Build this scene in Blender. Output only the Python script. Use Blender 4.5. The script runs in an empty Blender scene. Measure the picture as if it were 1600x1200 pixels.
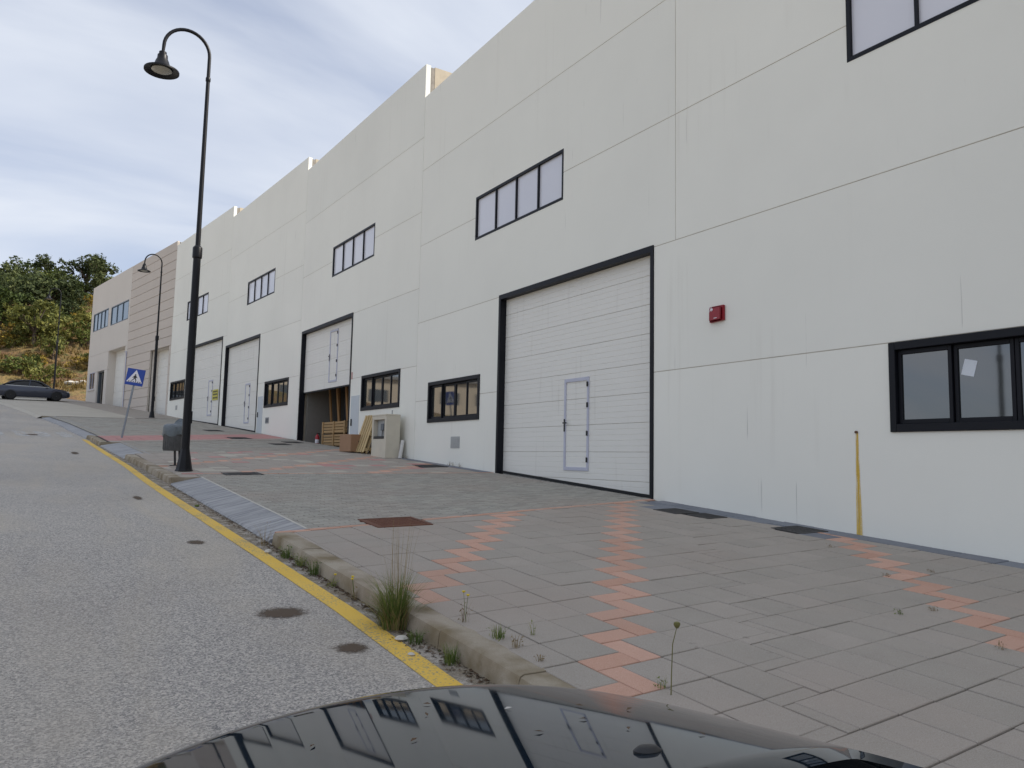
import bpy, bmesh, math, random
from math import sin, cos, radians, pi, sqrt, atan2
from mathutils import Vector, Matrix

random.seed(7)
SC = bpy.context.scene
COL = SC.collection
ZC = 1.70            # height of the camera above the datum (road level under it)

# ------------------------------------------------------------------ camera
YAW, PITCH, ROLL = radians(31.9736), radians(5.641), radians(1.1801)
_cy, _sy, _cp, _sp = cos(YAW), sin(YAW), cos(PITCH), sin(PITCH)
_w = Vector((_sy*_cp, _cy*_cp, _sp)); _r = Vector((_cy, -_sy, 0)); _u = _r.cross(_w)
_R = cos(ROLL)*_r + sin(ROLL)*_u
_U = -sin(ROLL)*_r + cos(ROLL)*_u
cam = bpy.data.cameras.new('camera'); camo = bpy.data.objects.new('camera', cam); COL.objects.link(camo)
M = Matrix.Identity(4)
for i in range(3):
    M[i][0] = _R[i]; M[i][1] = _U[i]; M[i][2] = -_w[i]
M[0][3], M[1][3], M[2][3] = 0, 0, ZC
camo.matrix_world = M
cam.sensor_width = 36; cam.lens = 27.0; cam.clip_start = 0.05; cam.clip_end = 3000
SC.camera = camo

# ------------------------------------------------------------------ world, sun, exposure
SUN_EL, SUN_AZ = radians(41), atan2(0.86, -0.50)     # azimuth measured from +Y towards +X
world = bpy.data.worlds.new('World'); SC.world = world; world.use_nodes = True
nt = world.node_tree; nt.nodes.clear()
def wn(t, **k):
    n = nt.nodes.new(t)
    for a, b in k.items(): setattr(n, a, b)
    return n
wout = wn('ShaderNodeOutputWorld'); bg = wn('ShaderNodeBackground'); bg.inputs[1].default_value = 0.075
sky = wn('ShaderNodeTexSky', sky_type='NISHITA'); sky.sun_disc = False
sky.sun_elevation = SUN_EL; sky.sun_rotation = SUN_AZ; sky.air_density = 1.0; sky.dust_density = 1.6; sky.ozone_density = 2.0
tc = wn('ShaderNodeTexCoord'); sep = wn('ShaderNodeSeparateXYZ'); nt.links.new(tc.outputs['Generated'], sep.inputs[0])
zz = wn('ShaderNodeMath', operation='MAXIMUM'); nt.links.new(sep.outputs[2], zz.inputs[0]); zz.inputs[1].default_value = 0.0
za = wn('ShaderNodeMath', operation='ADD'); nt.links.new(zz.outputs[0], za.inputs[0]); za.inputs[1].default_value = 0.22
dx = wn('ShaderNodeMath', operation='DIVIDE'); nt.links.new(sep.outputs[0], dx.inputs[0]); nt.links.new(za.outputs[0], dx.inputs[1])
dy = wn('ShaderNodeMath', operation='DIVIDE'); nt.links.new(sep.outputs[1], dy.inputs[0]); nt.links.new(za.outputs[0], dy.inputs[1])
cmb = wn('ShaderNodeCombineXYZ'); nt.links.new(dx.outputs[0], cmb.inputs[0]); nt.links.new(dy.outputs[0], cmb.inputs[1])
mp = wn('ShaderNodeMapping'); mp.inputs['Rotation'].default_value = (0, 0, radians(22)); mp.inputs['Scale'].default_value = (0.55, 1.5, 1)
nt.links.new(cmb.outputs[0], mp.inputs[0])
nz = wn('ShaderNodeTexNoise'); nz.inputs['Scale'].default_value = 1.25; nz.inputs['Detail'].default_value = 6; nz.inputs['Roughness'].default_value = 0.5
nz.inputs['Distortion'].default_value = 0.5
nt.links.new(mp.outputs[0], nz.inputs['Vector'])
cr = wn('ShaderNodeValToRGB'); cr.color_ramp.elements[0].position = 0.34; cr.color_ramp.elements[1].position = 0.68
cr.color_ramp.elements[0].color = (0.42, 0.42, 0.42, 1); cr.color_ramp.elements[1].color = (0.97, 0.97, 0.97, 1)
nt.links.new(nz.outputs['Fac'], cr.inputs[0])
mixw = wn('ShaderNodeMixRGB'); nt.links.new(cr.outputs[0], mixw.inputs[0]); tint = wn('ShaderNodeMixRGB', blend_type='MULTIPLY'); tint.inputs[0].default_value = 1.0; tint.inputs[2].default_value = (0.95, 1.12, 1.42, 1); nt.links.new(sky.outputs[0], tint.inputs[1]); nt.links.new(tint.outputs[0], mixw.inputs[1])
mixw.inputs[2].default_value = (8.5, 9.0, 9.9, 1)
nt.links.new(mixw.outputs[0], bg.inputs[0]); nt.links.new(bg.outputs[0], wout.inputs[0])

sun = bpy.data.lights.new('sun', 'SUN'); sun.energy = 4.2; sun.angle = radians(3); sun.color = (1.0, 0.93, 0.83)
suno = bpy.data.objects.new('sun', sun); COL.objects.link(suno)
sd = Vector((sin(SUN_AZ)*cos(SUN_EL), cos(SUN_AZ)*cos(SUN_EL), sin(SUN_EL)))
suno.rotation_euler = sd.to_track_quat('Z', 'Y').to_euler()
suno.location = (40, -40, 60)
SC.view_settings.view_transform = 'Standard'; SC.view_settings.look = 'None'
SC.view_settings.exposure = 0.37; SC.view_settings.gamma = 1.0; SC.view_settings.use_curve_mapping = False

# ------------------------------------------------------------------ materials
MAT = {}
class NB:
    """small node-building helper"""
    def __init__(s, name):
        s.m = bpy.data.materials.new(name); s.m.use_nodes = True; s.t = s.m.node_tree; s.t.nodes.clear()
        s.out = s.n('ShaderNodeOutputMaterial'); s.b = s.n('ShaderNodeBsdfPrincipled'); s.t.links.new(s.b.outputs[0], s.out.inputs[0])
        MAT[name] = s.m
    def n(s, t, **k):
        x = s.t.nodes.new(t)
        for a, b in k.items(): setattr(x, a, b)
        return x
    def l(s, a, b): s.t.links.new(a, b)
    def pos(s, scale=(1, 1, 1), obj=False, rot=(0, 0, 0)):
        if obj: g = s.n('ShaderNodeTexCoord').outputs['Object']
        else: g = s.n('ShaderNodeNewGeometry').outputs['Position']
        m = s.n('ShaderNodeMapping'); m.inputs['Scale'].default_value = scale; m.inputs['Rotation'].default_value = rot
        s.l(g, m.inputs[0]); return m.outputs[0]
    def noise(s, vec, scale, detail=4, rough=0.55, dist=0):
        x = s.n('ShaderNodeTexNoise'); x.inputs['Scale'].default_value = scale; x.inputs['Detail'].default_value = detail
        x.inputs['Roughness'].default_value = rough; x.inputs['Distortion'].default_value = dist
        s.l(vec, x.inputs['Vector']); return x.outputs['Fac']
    def ramp(s, fac, stops):
        x = s.n('ShaderNodeValToRGB'); e = x.color_ramp.elements
        while len(e) < len(stops): e.new(0.5)
        for k, (p, c) in enumerate(stops):
            e[k].position = p; e[k].color = (c[0], c[1], c[2], 1) if hasattr(c, '__len__') else (c, c, c, 1)
        s.l(fac, x.inputs[0]); return x.outputs[0]
    def mix(s, fac, a, b, mode='MIX'):
        x = s.n('ShaderNodeMixRGB', blend_type=mode)
        for i, v in ((0, fac), (1, a), (2, b)):
            if isinstance(v, (int, float)): x.inputs[i].default_value = v if i == 0 else (v, v, v, 1)
            elif isinstance(v, tuple): x.inputs[i].default_value = (*v, 1)
            else: s.l(v, x.inputs[i])
        return x.outputs[0]
    def math(s, op, a, b=0.0):
        x = s.n('ShaderNodeMath', operation=op)
        for i, v in ((0, a), (1, b)):
            if isinstance(v, (int, float)): x.inputs[i].default_value = v
            else: s.l(v, x.inputs[i])
        return x.outputs[0]
    def rand(s):
        o = s.n('ShaderNodeObjectInfo').outputs['Random']; g = s.n('ShaderNodeNewGeometry').outputs['Random Per Island']
        return s.math('FRACT', s.math('ADD', o, g))
    def set(s, color=None, rough=None, metal=None, spec=None, coat=None):
        for key, v in (('Base Color', color), ('Roughness', rough), ('Metallic', metal), ('Specular IOR Level', spec), ('Coat Weight', coat)):
            if v is None: continue
            i = s.b.inputs[key]
            if isinstance(v, (int, float)): i.default_value = v
            elif isinstance(v, tuple): i.default_value = (*v, 1)
            else: s.l(v, i)
    def bump(s, h, strength=0.3, dist=0.01):
        x = s.n('ShaderNodeBump'); x.inputs['Strength'].default_value = strength; x.inputs['Distance'].default_value = dist
        s.l(h, x.inputs['Height']); s.l(x.outputs[0], s.b.inputs['Normal'])

def plain(name, color, rough=0.6, metal=0.0, var=0.12, scale=6.0, spec=0.5, bump=0.0, coat=None):
    a = NB(name); p = a.pos()
    f = a.noise(p, scale, 5)
    c = a.mix(f, tuple(v*(1-var) for v in color), tuple(min(1, v*(1+var)) for v in color))
    a.set(color=c, rough=rough, metal=metal, spec=spec, coat=coat)
    if bump: a.bump(a.noise(p, scale*6, 4), bump, 0.01)
    return a.m

# painted precast wall
def wallmat(name, base, streak=(0.52, 0.50, 0.46), amt=0.55):
    a = NB(name)
    big = a.noise(a.pos(), 0.35, 5)
    c = a.mix(a.ramp(big, [(0.3, 0.0), (0.7, 1.0)]), tuple(v*0.965 for v in base), tuple(min(1, v*1.02) for v in base))
    c = a.mix(a.n('ShaderNodeObjectInfo').outputs['Random'], a.mix(1.0, c, (0.955, 0.96, 0.965), 'MULTIPLY'), c)
    st = a.noise(a.pos((5.5, 5.5, 0.16)), 1.0, 6, 0.62)
    sm = a.noise(a.pos((0.5, 0.5, 0.5)), 1.0, 2)
    m1 = a.math('MULTIPLY', a.ramp(st, [(0.56, 0.0), (0.74, 1.0)]), a.ramp(sm, [(0.46, 0.0), (0.66, 1.0)]))
    c = a.mix(a.math('MULTIPLY', m1, amt*0.55), c, streak)
    # thin short drip marks
    d1 = a.noise(a.pos((22, 22, 0.42)), 1.0, 3, 0.5)
    d2 = a.noise(a.pos((0.9, 0.9, 1.3)), 1.0, 2)
    m2 = a.math('MULTIPLY', a.ramp(d1, [(0.71, 0.0), (0.76, 1.0)]), a.ramp(d2, [(0.52, 0.0), (0.60, 1.0)]))
    c = a.mix(a.math('MULTIPLY', m2, 0.55), c, (0.30, 0.28, 0.25))
    fine = a.noise(a.pos(), 60, 3)
    a.set(color=c, rough=0.78, spec=0.3)
    a.bump(a.math('ADD', fine, a.noise(a.pos(), 1.6, 3)), 0.10, 0.012)
    return a.m
wallmat('wall_white', (0.90, 0.886, 0.80), (0.60, 0.56, 0.48), 0.45)
wallmat('wall_beige', (0.70, 0.645, 0.575), (0.40, 0.35, 0.30), 0.4)
wallmat('wall_ribbed', (0.62, 0.55, 0.48), (0.36, 0.30, 0.25), 0.4)
wallmat('wall_cream', (0.74, 0.64, 0.50), (0.5, 0.4, 0.3), 0.3)
plain('joint', (0.52, 0.48, 0.41), 0.9, var=0.3, scale=3)
plain('concrete_tan', (0.52, 0.45, 0.34), 0.9, var=0.22, scale=2.5, bump=0.2)
plain('concrete_edge', (0.30, 0.27, 0.23), 0.9, var=0.45, scale=9, bump=0.3)
plain('roofing', (0.30, 0.29, 0.28), 0.9)
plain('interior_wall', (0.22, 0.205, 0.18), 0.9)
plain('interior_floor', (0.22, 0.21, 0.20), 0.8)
plain('frame_black', (0.007, 0.008, 0.012), 0.5, var=0.2, spec=0.25)
plain('frame_slate', (0.10, 0.12, 0.14), 0.42, var=0.15)
plain('alu', (0.52, 0.53, 0.62), 0.45, var=0.06)
plain('plastic_black', (0.012, 0.012, 0.013), 0.5)
plain('steel_box', (0.42, 0.43, 0.42), 0.55, metal=0.2, var=0.2, scale=30)
plain('grey_door', (0.56, 0.60, 0.62), 0.55, var=0.06)
plain('lamp_paint', (0.006, 0.006, 0.008), 0.42, var=0.4, spec=0.28)
plain('pole_grey', (0.24, 0.26, 0.28), 0.45, metal=0.5)
plain('bin_metal', (0.085, 0.085, 0.085), 0.55, var=0.45, scale=12)
plain('rubber', (0.015, 0.015, 0.016), 0.8)
plain('rim', (0.20, 0.20, 0.21), 0.35, metal=0.8)
plain('alarm_red', (0.30, 0.012, 0.022), 0.38, var=0.12)
plain('red_paint', (0.42, 0.02, 0.03), 0.4)
plain('print_white', (0.80, 0.78, 0.80), 0.6, var=0.03)
plain('print_black', (0.02, 0.02, 0.02), 0.6)
plain('sign_blue', (0.012, 0.055, 0.33), 0.4, var=0.12)
plain('sign_yellow', (0.62, 0.56, 0.10), 0.6, var=0.12, scale=20)
plain('paper', (0.72, 0.76, 0.80), 0.7, var=0.04)
plain('cardboard', (0.34, 0.20, 0.115), 0.85, var=0.12, scale=5)
plain('meter_cream', (0.62, 0.57, 0.46), 0.8, var=0.10, scale=4, bump=0.15)
plain('pvc', (0.66, 0.64, 0.60), 0.5)
plain('pink_slab', (0.48, 0.25, 0.225), 0.9, var=0.2, scale=1.5)
plain('tan_slab', (0.47, 0.43, 0.355), 0.9, var=0.15, scale=0.8, bump=0.15)
plain('dirt', (0.095, 0.075, 0.05), 0.95, var=0.4, scale=14, bump=0.6)
plain('litter_leaf', (0.11, 0.07, 0.04), 0.9, var=0.4, scale=20)
plain('stone_pale', (0.55, 0.52, 0.46), 0.9, var=0.15, scale=3, bump=0.3)
plain('car_trim', (0.55, 0.57, 0.60), 0.25, metal=0.9)
plain('tail_red', (0.18, 0.01, 0.015), 0.25)
plain('lens_clear', (0.55, 0.57, 0.6), 0.12, metal=0.5)
plain('trunk', (0.10, 0.075, 0.055), 0.95, var=0.4, scale=6)
plain('flower', (0.70, 0.52, 0.03), 0.7)
plain('seed_head', (0.16, 0.15, 0.05), 0.9)
plain('bolt_rust', (0.14, 0.07, 0.035), 0.8)

def wood(name, c1, c2):
    a = NB(name); p = a.pos((9, 9, 1.5))
    f = a.noise(p, 3, 5, 0.6, 0.4); r = a.rand()
    c = a.mix(f, c1, c2); c = a.mix(a.math('MULTIPLY', r, 0.5), c, tuple(v*0.55 for v in c1)); a.set(color=c, rough=0.85)
wood('pallet_wood', (0.50, 0.36, 0.17), (0.66, 0.50, 0.27))
wood('crate_wood', (0.40, 0.25, 0.11), (0.52, 0.34, 0.16))
wood('timber', (0.34, 0.18, 0.08), (0.50, 0.30, 0.12))

# sectional door skin
a = NB('door_white'); c = a.mix(a.noise(a.pos(), 1.2, 4), (0.80, 0.78, 0.715), (0.85, 0.83, 0.77))
sx = a.noise(a.pos((7, 7, 0.5)), 1.0, 5); c = a.mix(a.math('MULTIPLY', a.ramp(sx, [(0.6, 0.0), (0.8, 1.0)]), 0.35), c, (0.55, 0.52, 0.46))
a.set(color=c, rough=0.55, spec=0.4); a.bump(a.noise(a.pos(), 40, 3), 0.08, 0.005)

# glazing
def pane(name, dark, ior=1.75, var=0.2):
    a = NB(name); c = a.mix(a.noise(a.pos(), 0.9, 3), tuple(v*(1-var) for v in dark), tuple(v*(1+var) for v in dark))
    a.set(color=c, rough=0.035); a.b.inputs['IOR'].default_value = ior
    a.bump(a.noise(a.pos(), 1.1, 2), 0.02, 0.02)
pane('pane_dark', (0.030, 0.034, 0.034), 2.3)
pane('pane_blue', (0.10, 0.16, 0.21), 1.9)
pane('car_glass', (0.004, 0.005, 0.007), 1.45)
a = NB('pane_film'); a.set(color=(0.58, 0.58, 0.665), rough=0.22); a.b.inputs['IOR'].default_value = 1.5
a.set(color=a.mix(0.45, a.mix(a.noise(a.pos(), 0.8, 3), (0.68, 0.69, 0.76), (0.79, 0.785, 0.83)), a.mix(a.n('ShaderNodeObjectInfo').outputs['Random'], (0.64, 0.66, 0.73), (0.82, 0.81, 0.84))), rough=0.10)
a = NB('lamp_lens'); a.set(color=(0.35, 0.34, 0.30), rough=0.25)

# asphalt
a = NB('asphalt'); p = a.pos()
g = a.n('ShaderNodeTexVoronoi'); g.inputs['Scale'].default_value = 100; a.l(p, g.inputs['Vector'])
gb = a.n('ShaderNodeSeparateColor'); a.l(g.outputs['Color'], gb.inputs[0])
grain = a.ramp(gb.outputs[0], [(0.0, 0.07), (0.25, 0.24), (0.6, 0.43), (1.0, 0.74)])
g2 = a.noise(p, 330, 2); grain = a.mix(1.0, grain, (1.12, 1.01, 0.87), 'MULTIPLY'); grain = a.mix(0.4, grain, a.ramp(g2, [(0.32, 0.16), (0.68, 0.64)]))
large = a.noise(a.pos((1.5, 0.35, 1), rot=(0, 0, radians(8))), 0.7, 7, 0.62, 0.6)
dust = a.ramp(large, [(0.44, 0.0), (0.70, 1.0)])
c = a.mix(a.math('MULTIPLY', dust, 0.62), grain, (0.50, 0.445, 0.365))
pt = a.noise(a.pos((0.22, 0.22, 1)), 1.0, 6, 0.65)
c = a.mix(a.ramp(pt, [(0.36, 0.0), (0.68, 1.0)]), a.mix(1.0, c, (1.06, 1.04, 1.0), 'MULTIPLY'), a.mix(1.0, c, (0.88, 0.86, 0.84), 'MULTIPLY'))
a.set(color=c, rough=0.88, spec=0.35)
a.bump(a.math('ADD', g.outputs['Distance'], a.noise(p, 140, 2)), 0.55, 0.006)

# paving
def slabmat(name, c1, c2, spots=True):
    a = NB(name); r = a.rand(); p = a.pos()
    c = a.mix(r, c1, c2)
    c = a.mix(a.noise(p, 2.2, 5, 0.6), a.mix(1.0, c, (0.84, 0.83, 0.81), 'MULTIPLY'), a.mix(1.0, c, (1.12, 1.12, 1.12), 'MULTIPLY'))
    c = a.mix(0.22, c, a.ramp(a.noise(p, 170, 2), [(0.32, 0.08), (0.68, 0.52)]))
    c = a.mix(a.math('MULTIPLY', a.ramp(a.noise(p, 0.55, 5), [(0.45, 0.0), (0.7, 1.0)]), 0.42), c, (0.36, 0.285, 0.235))
    if spots:
        c = a.mix(a.math('MULTIPLY', a.ramp(a.noise(p, 5, 4, 0.65), [(0.68, 0.0), (0.74, 1.0)]), 0.4), c, (0.10, 0.095, 0.085))
    a.set(color=c, rough=0.9, spec=0.3); a.bump(a.noise(p, 120, 3), 0.35, 0.004)
slabmat('slab_grey', (0.385, 0.337, 0.278), (0.425, 0.366, 0.305))
slabmat('slab_red', (0.60, 0.315, 0.205), (0.72, 0.41, 0.29), True)
slabmat('slab_slate', (0.15, 0.165, 0.195), (0.20, 0.215, 0.245), False)
slabmat('paver_grey', (0.31, 0.288, 0.24), (0.43, 0.40, 0.335))
slabmat('kerb_stone', (0.36, 0.30, 0.205), (0.44, 0.375, 0.275))
_m = MAT['kerb_stone'].node_tree; _b = [n_ for n_ in _m.nodes if n_.type == 'BSDF_PRINCIPLED'][0]; _src = _b.inputs['Base Color'].links[0].from_socket
_g = _m.nodes.new('ShaderNodeNewGeometry'); _n = _m.nodes.new('ShaderNodeTexNoise'); _n.inputs['Scale'].default_value = 3.2; _n.inputs['Detail'].default_value = 7; _m.links.new(_g.outputs['Position'], _n.inputs['Vector'])
_r = _m.nodes.new('ShaderNodeValToRGB'); _r.color_ramp.elements[0].position = .42; _r.color_ramp.elements[1].position = .66; _r.color_ramp.elements[1].color = (.8, .8, .8, 1); _m.links.new(_n.outputs['Fac'], _r.inputs[0])
_x = _m.nodes.new('ShaderNodeMixRGB'); _x.inputs[2].default_value = (.17, .125, .06, 1); _m.links.new(_r.outputs[0], _x.inputs[0]); _m.links.new(_src, _x.inputs[1]); _m.links.new(_x.outputs[0], _b.inputs['Base Color'])
a = NB('pave_bed'); a.set(color=a.mix(a.noise(a.pos(), 30, 3), (0.02, 0.017, 0.014), (0.05, 0.043, 0.035)), rough=0.95)
a = NB('ramp_marble'); v = a.noise(a.pos((1.3, 10, 1), rot=(0, 0, radians(-22))), 1.0, 6, 0.65, 0.25)
c = a.mix(a.ramp(v, [(0.36, 0.0), (0.62, 1.0)]), (0.17, 0.172, 0.18), (0.40, 0.395, 0.39))
c = a.mix(a.math('MULTIPLY', a.rand(), 0.25), c, (0.24, 0.24, 0.25)); a.set(color=c, rough=0.6)
a = NB('yellow_paint'); p = a.pos(); w1 = a.noise(p, 55, 3, 0.6); w2 = a.noise(p, 1.5, 4)
c = a.mix(a.noise(p, 3, 4), (0.72, 0.45, 0.055), (0.82, 0.545, 0.10))
c = a.mix(a.ramp(a.math('ADD', a.math('MULTIPLY', w1, 0.75), a.math('MULTIPLY', w2, 0.45)), [(0.63, 0.0), (0.72, 1.0)]), c, (0.36, 0.29, 0.17)); a.set(color=c, rough=0.8); a.bump(a.noise(p, 130, 2), 0.5, 0.005)
a = NB('rust_plate'); p = a.pos(); c = a.mix(a.noise(p, 9, 5), (0.10, 0.035, 0.02), (0.19, 0.075, 0.04)); a.set(color=c, rough=0.85); a.bump(a.noise(p, 60, 3), 0.4, 0.006)
a = NB('iron_plate'); p = a.pos(); c = a.mix(a.noise(p, 12, 5), (0.03, 0.03, 0.032), (0.075, 0.07, 0.065)); a.set(color=c, rough=0.75); a.bump(a.noise(p, 60, 3), 0.5, 0.006)

def decal(name, col, lo, hi, scale, stretch=(1, 1, 1), strength=1.0, radial=True):
    a = NB(name); a.set(color=col, rough=0.9)
    tr = a.n('ShaderNodeBsdfTransparent'); mx = a.n('ShaderNodeMixShader')
    nzv = a.noise(a.pos(stretch), scale, 5, 0.65)
    uv = a.n('ShaderNodeTexCoord').outputs['Generated']
    if radial:
        sb = a.n('ShaderNodeVectorMath', operation='SUBTRACT'); sb.inputs[1].default_value = (0.5, 0.5, 0.5); a.l(uv, sb.inputs[0])
        ss = a.n('ShaderNodeSeparateXYZ'); a.l(sb.outputs[0], ss.inputs[0])
        d = a.math('SQRT', a.math('ADD', a.math('POWER', ss.outputs[0], 2), a.math('POWER', ss.outputs[1], 2)))
        f = a.math('SUBTRACT', a.math('ADD', 0.35, a.math('MULTIPLY', nzv, 0.95)), a.math('MULTIPLY', d, 1.75))
    else:
        f = nzv
    a.l(a.math('MULTIPLY', a.ramp(f, [(lo, 0.0), (hi, 1.0)]), strength), mx.inputs[0])
    a.l(tr.outputs[0], mx.inputs[1]); a.l(a.b.outputs[0], mx.inputs[2]); a.l(mx.outputs[0], a.out.inputs[0])
decal('oil_stain', (0.10, 0.068, 0.042), 0.05, 0.38, 30, strength=0.85)
decal('dust_stain', (0.27, 0.22, 0.15), 0.35, 0.6, 7, radial=False, strength=0.7)
decal('old_paint', (0.70, 0.70, 0.68), 0.40, 0.58, 5, radial=False, strength=0.7)
decal('rust_run', (0.78, 0.52, 0.07), 0.28, 0.60, 2.2, (12, 12, 0.8), 0.75, False)
decal('grime', (0.12, 0.12, 0.11), 0.50, 0.66, 5, (3, 3, 1.2), 0.75, False)

# vegetation
def leafmat(name, stops, trans=0.25):
    a = NB(name); g = a.n('ShaderNodeNewGeometry').outputs['Random Per Island']
    cl = a.noise(a.pos(), 0.55, 3)
    ob = a.n('ShaderNodeObjectInfo').outputs['Random']
    f = a.math('ADD', a.math('ADD', a.math('MULTIPLY', g, 0.45), a.math('MULTIPLY', cl, 0.45)), a.math('MULTIPLY', a.math('SUBTRACT', ob, 0.35), 0.35))
    c = a.ramp(f, stops); a.set(color=c, rough=0.7, spec=0.25)
    tl = a.n('ShaderNodeBsdfTranslucent'); a.l(c, tl.inputs[0]); mx = a.n('ShaderNodeMixShader'); mx.inputs[0].default_value = trans
    a.l(a.b.outputs[0], mx.inputs[1]); a.l(tl.outputs[0], mx.inputs[2]); a.l(mx.outputs[0], a.out.inputs[0])
leafmat('leaf_oak', [(0.2, (0.035, 0.055, 0.014)), (0.5, (0.085, 0.115, 0.028)), (0.8, (0.19, 0.20, 0.05))])
leafmat('leaf_dark', [(0.2, (0.024, 0.036, 0.014)), (0.5, (0.055, 0.075, 0.026)), (0.8, (0.12, 0.135, 0.045))])
leafmat('leaf_light', [(0.2, (0.06, 0.075, 0.018)), (0.5, (0.145, 0.155, 0.038)), (0.8, (0.28, 0.26, 0.065))])
leafmat('leaf_yellow', [(0.2, (0.14, 0.105, 0.02)), (0.5, (0.34, 0.24, 0.04)), (0.8, (0.52, 0.38, 0.07))])
leafmat('leaf_dry', [(0.2, (0.10, 0.065, 0.025)), (0.5, (0.20, 0.14, 0.045)), (0.8, (0.31, 0.235, 0.075))])
leafmat('grass_green', [(0.2, (0.055, 0.095, 0.02)), (0.5, (0.12, 0.18, 0.04)), (0.8, (0.30, 0.30, 0.09))])
leafmat('grass_dry', [(0.2, (0.16, 0.11, 0.05)), (0.8, (0.34, 0.26, 0.12))])
a = NB('hill_soil'); p = a.pos()
c = a.mix(a.ramp(a.noise(p, 0.22, 6, 0.6), [(0.38, 0.0), (0.62, 1.0)]), (0.15, 0.08, 0.04), (0.21, 0.145, 0.05))
c = a.mix(a.ramp(a.noise(p, 0.9, 5), [(0.5, 0.0), (0.66, 1.0)]), c, (0.10, 0.10, 0.03)); a.set(color=c, rough=0.95); a.bump(a.noise(p, 2.5, 6), 0.8, 0.4)
a = NB('ground_soil'); c = a.mix(a.noise(a.pos(), 0.15, 6), (0.20, 0.17, 0.11), (0.28, 0.25, 0.17)); a.set(color=c, rough=0.95)

# car paints
a = NB('paint_black'); a.set(color=(0.007, 0.014, 0.022), rough=0.03, spec=0.5)
a.l(a.ramp(a.noise(a.pos(), 4, 5), [(0.3, 0.02), (0.8, 0.07)]), a.b.inputs['Roughness'])
a = NB('paint_blue'); a.set(color=(0.014, 0.020, 0.042), rough=0.28, spec=0.5, coat=0.8)
a = NB('plastic_bag'); a.set(color=(0.15, 0.175, 0.19), rough=0.3, spec=0.5); a.bump(a.noise(a.pos(), 26, 5, 0.6, 1.0), 0.8, 0.03)

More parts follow.
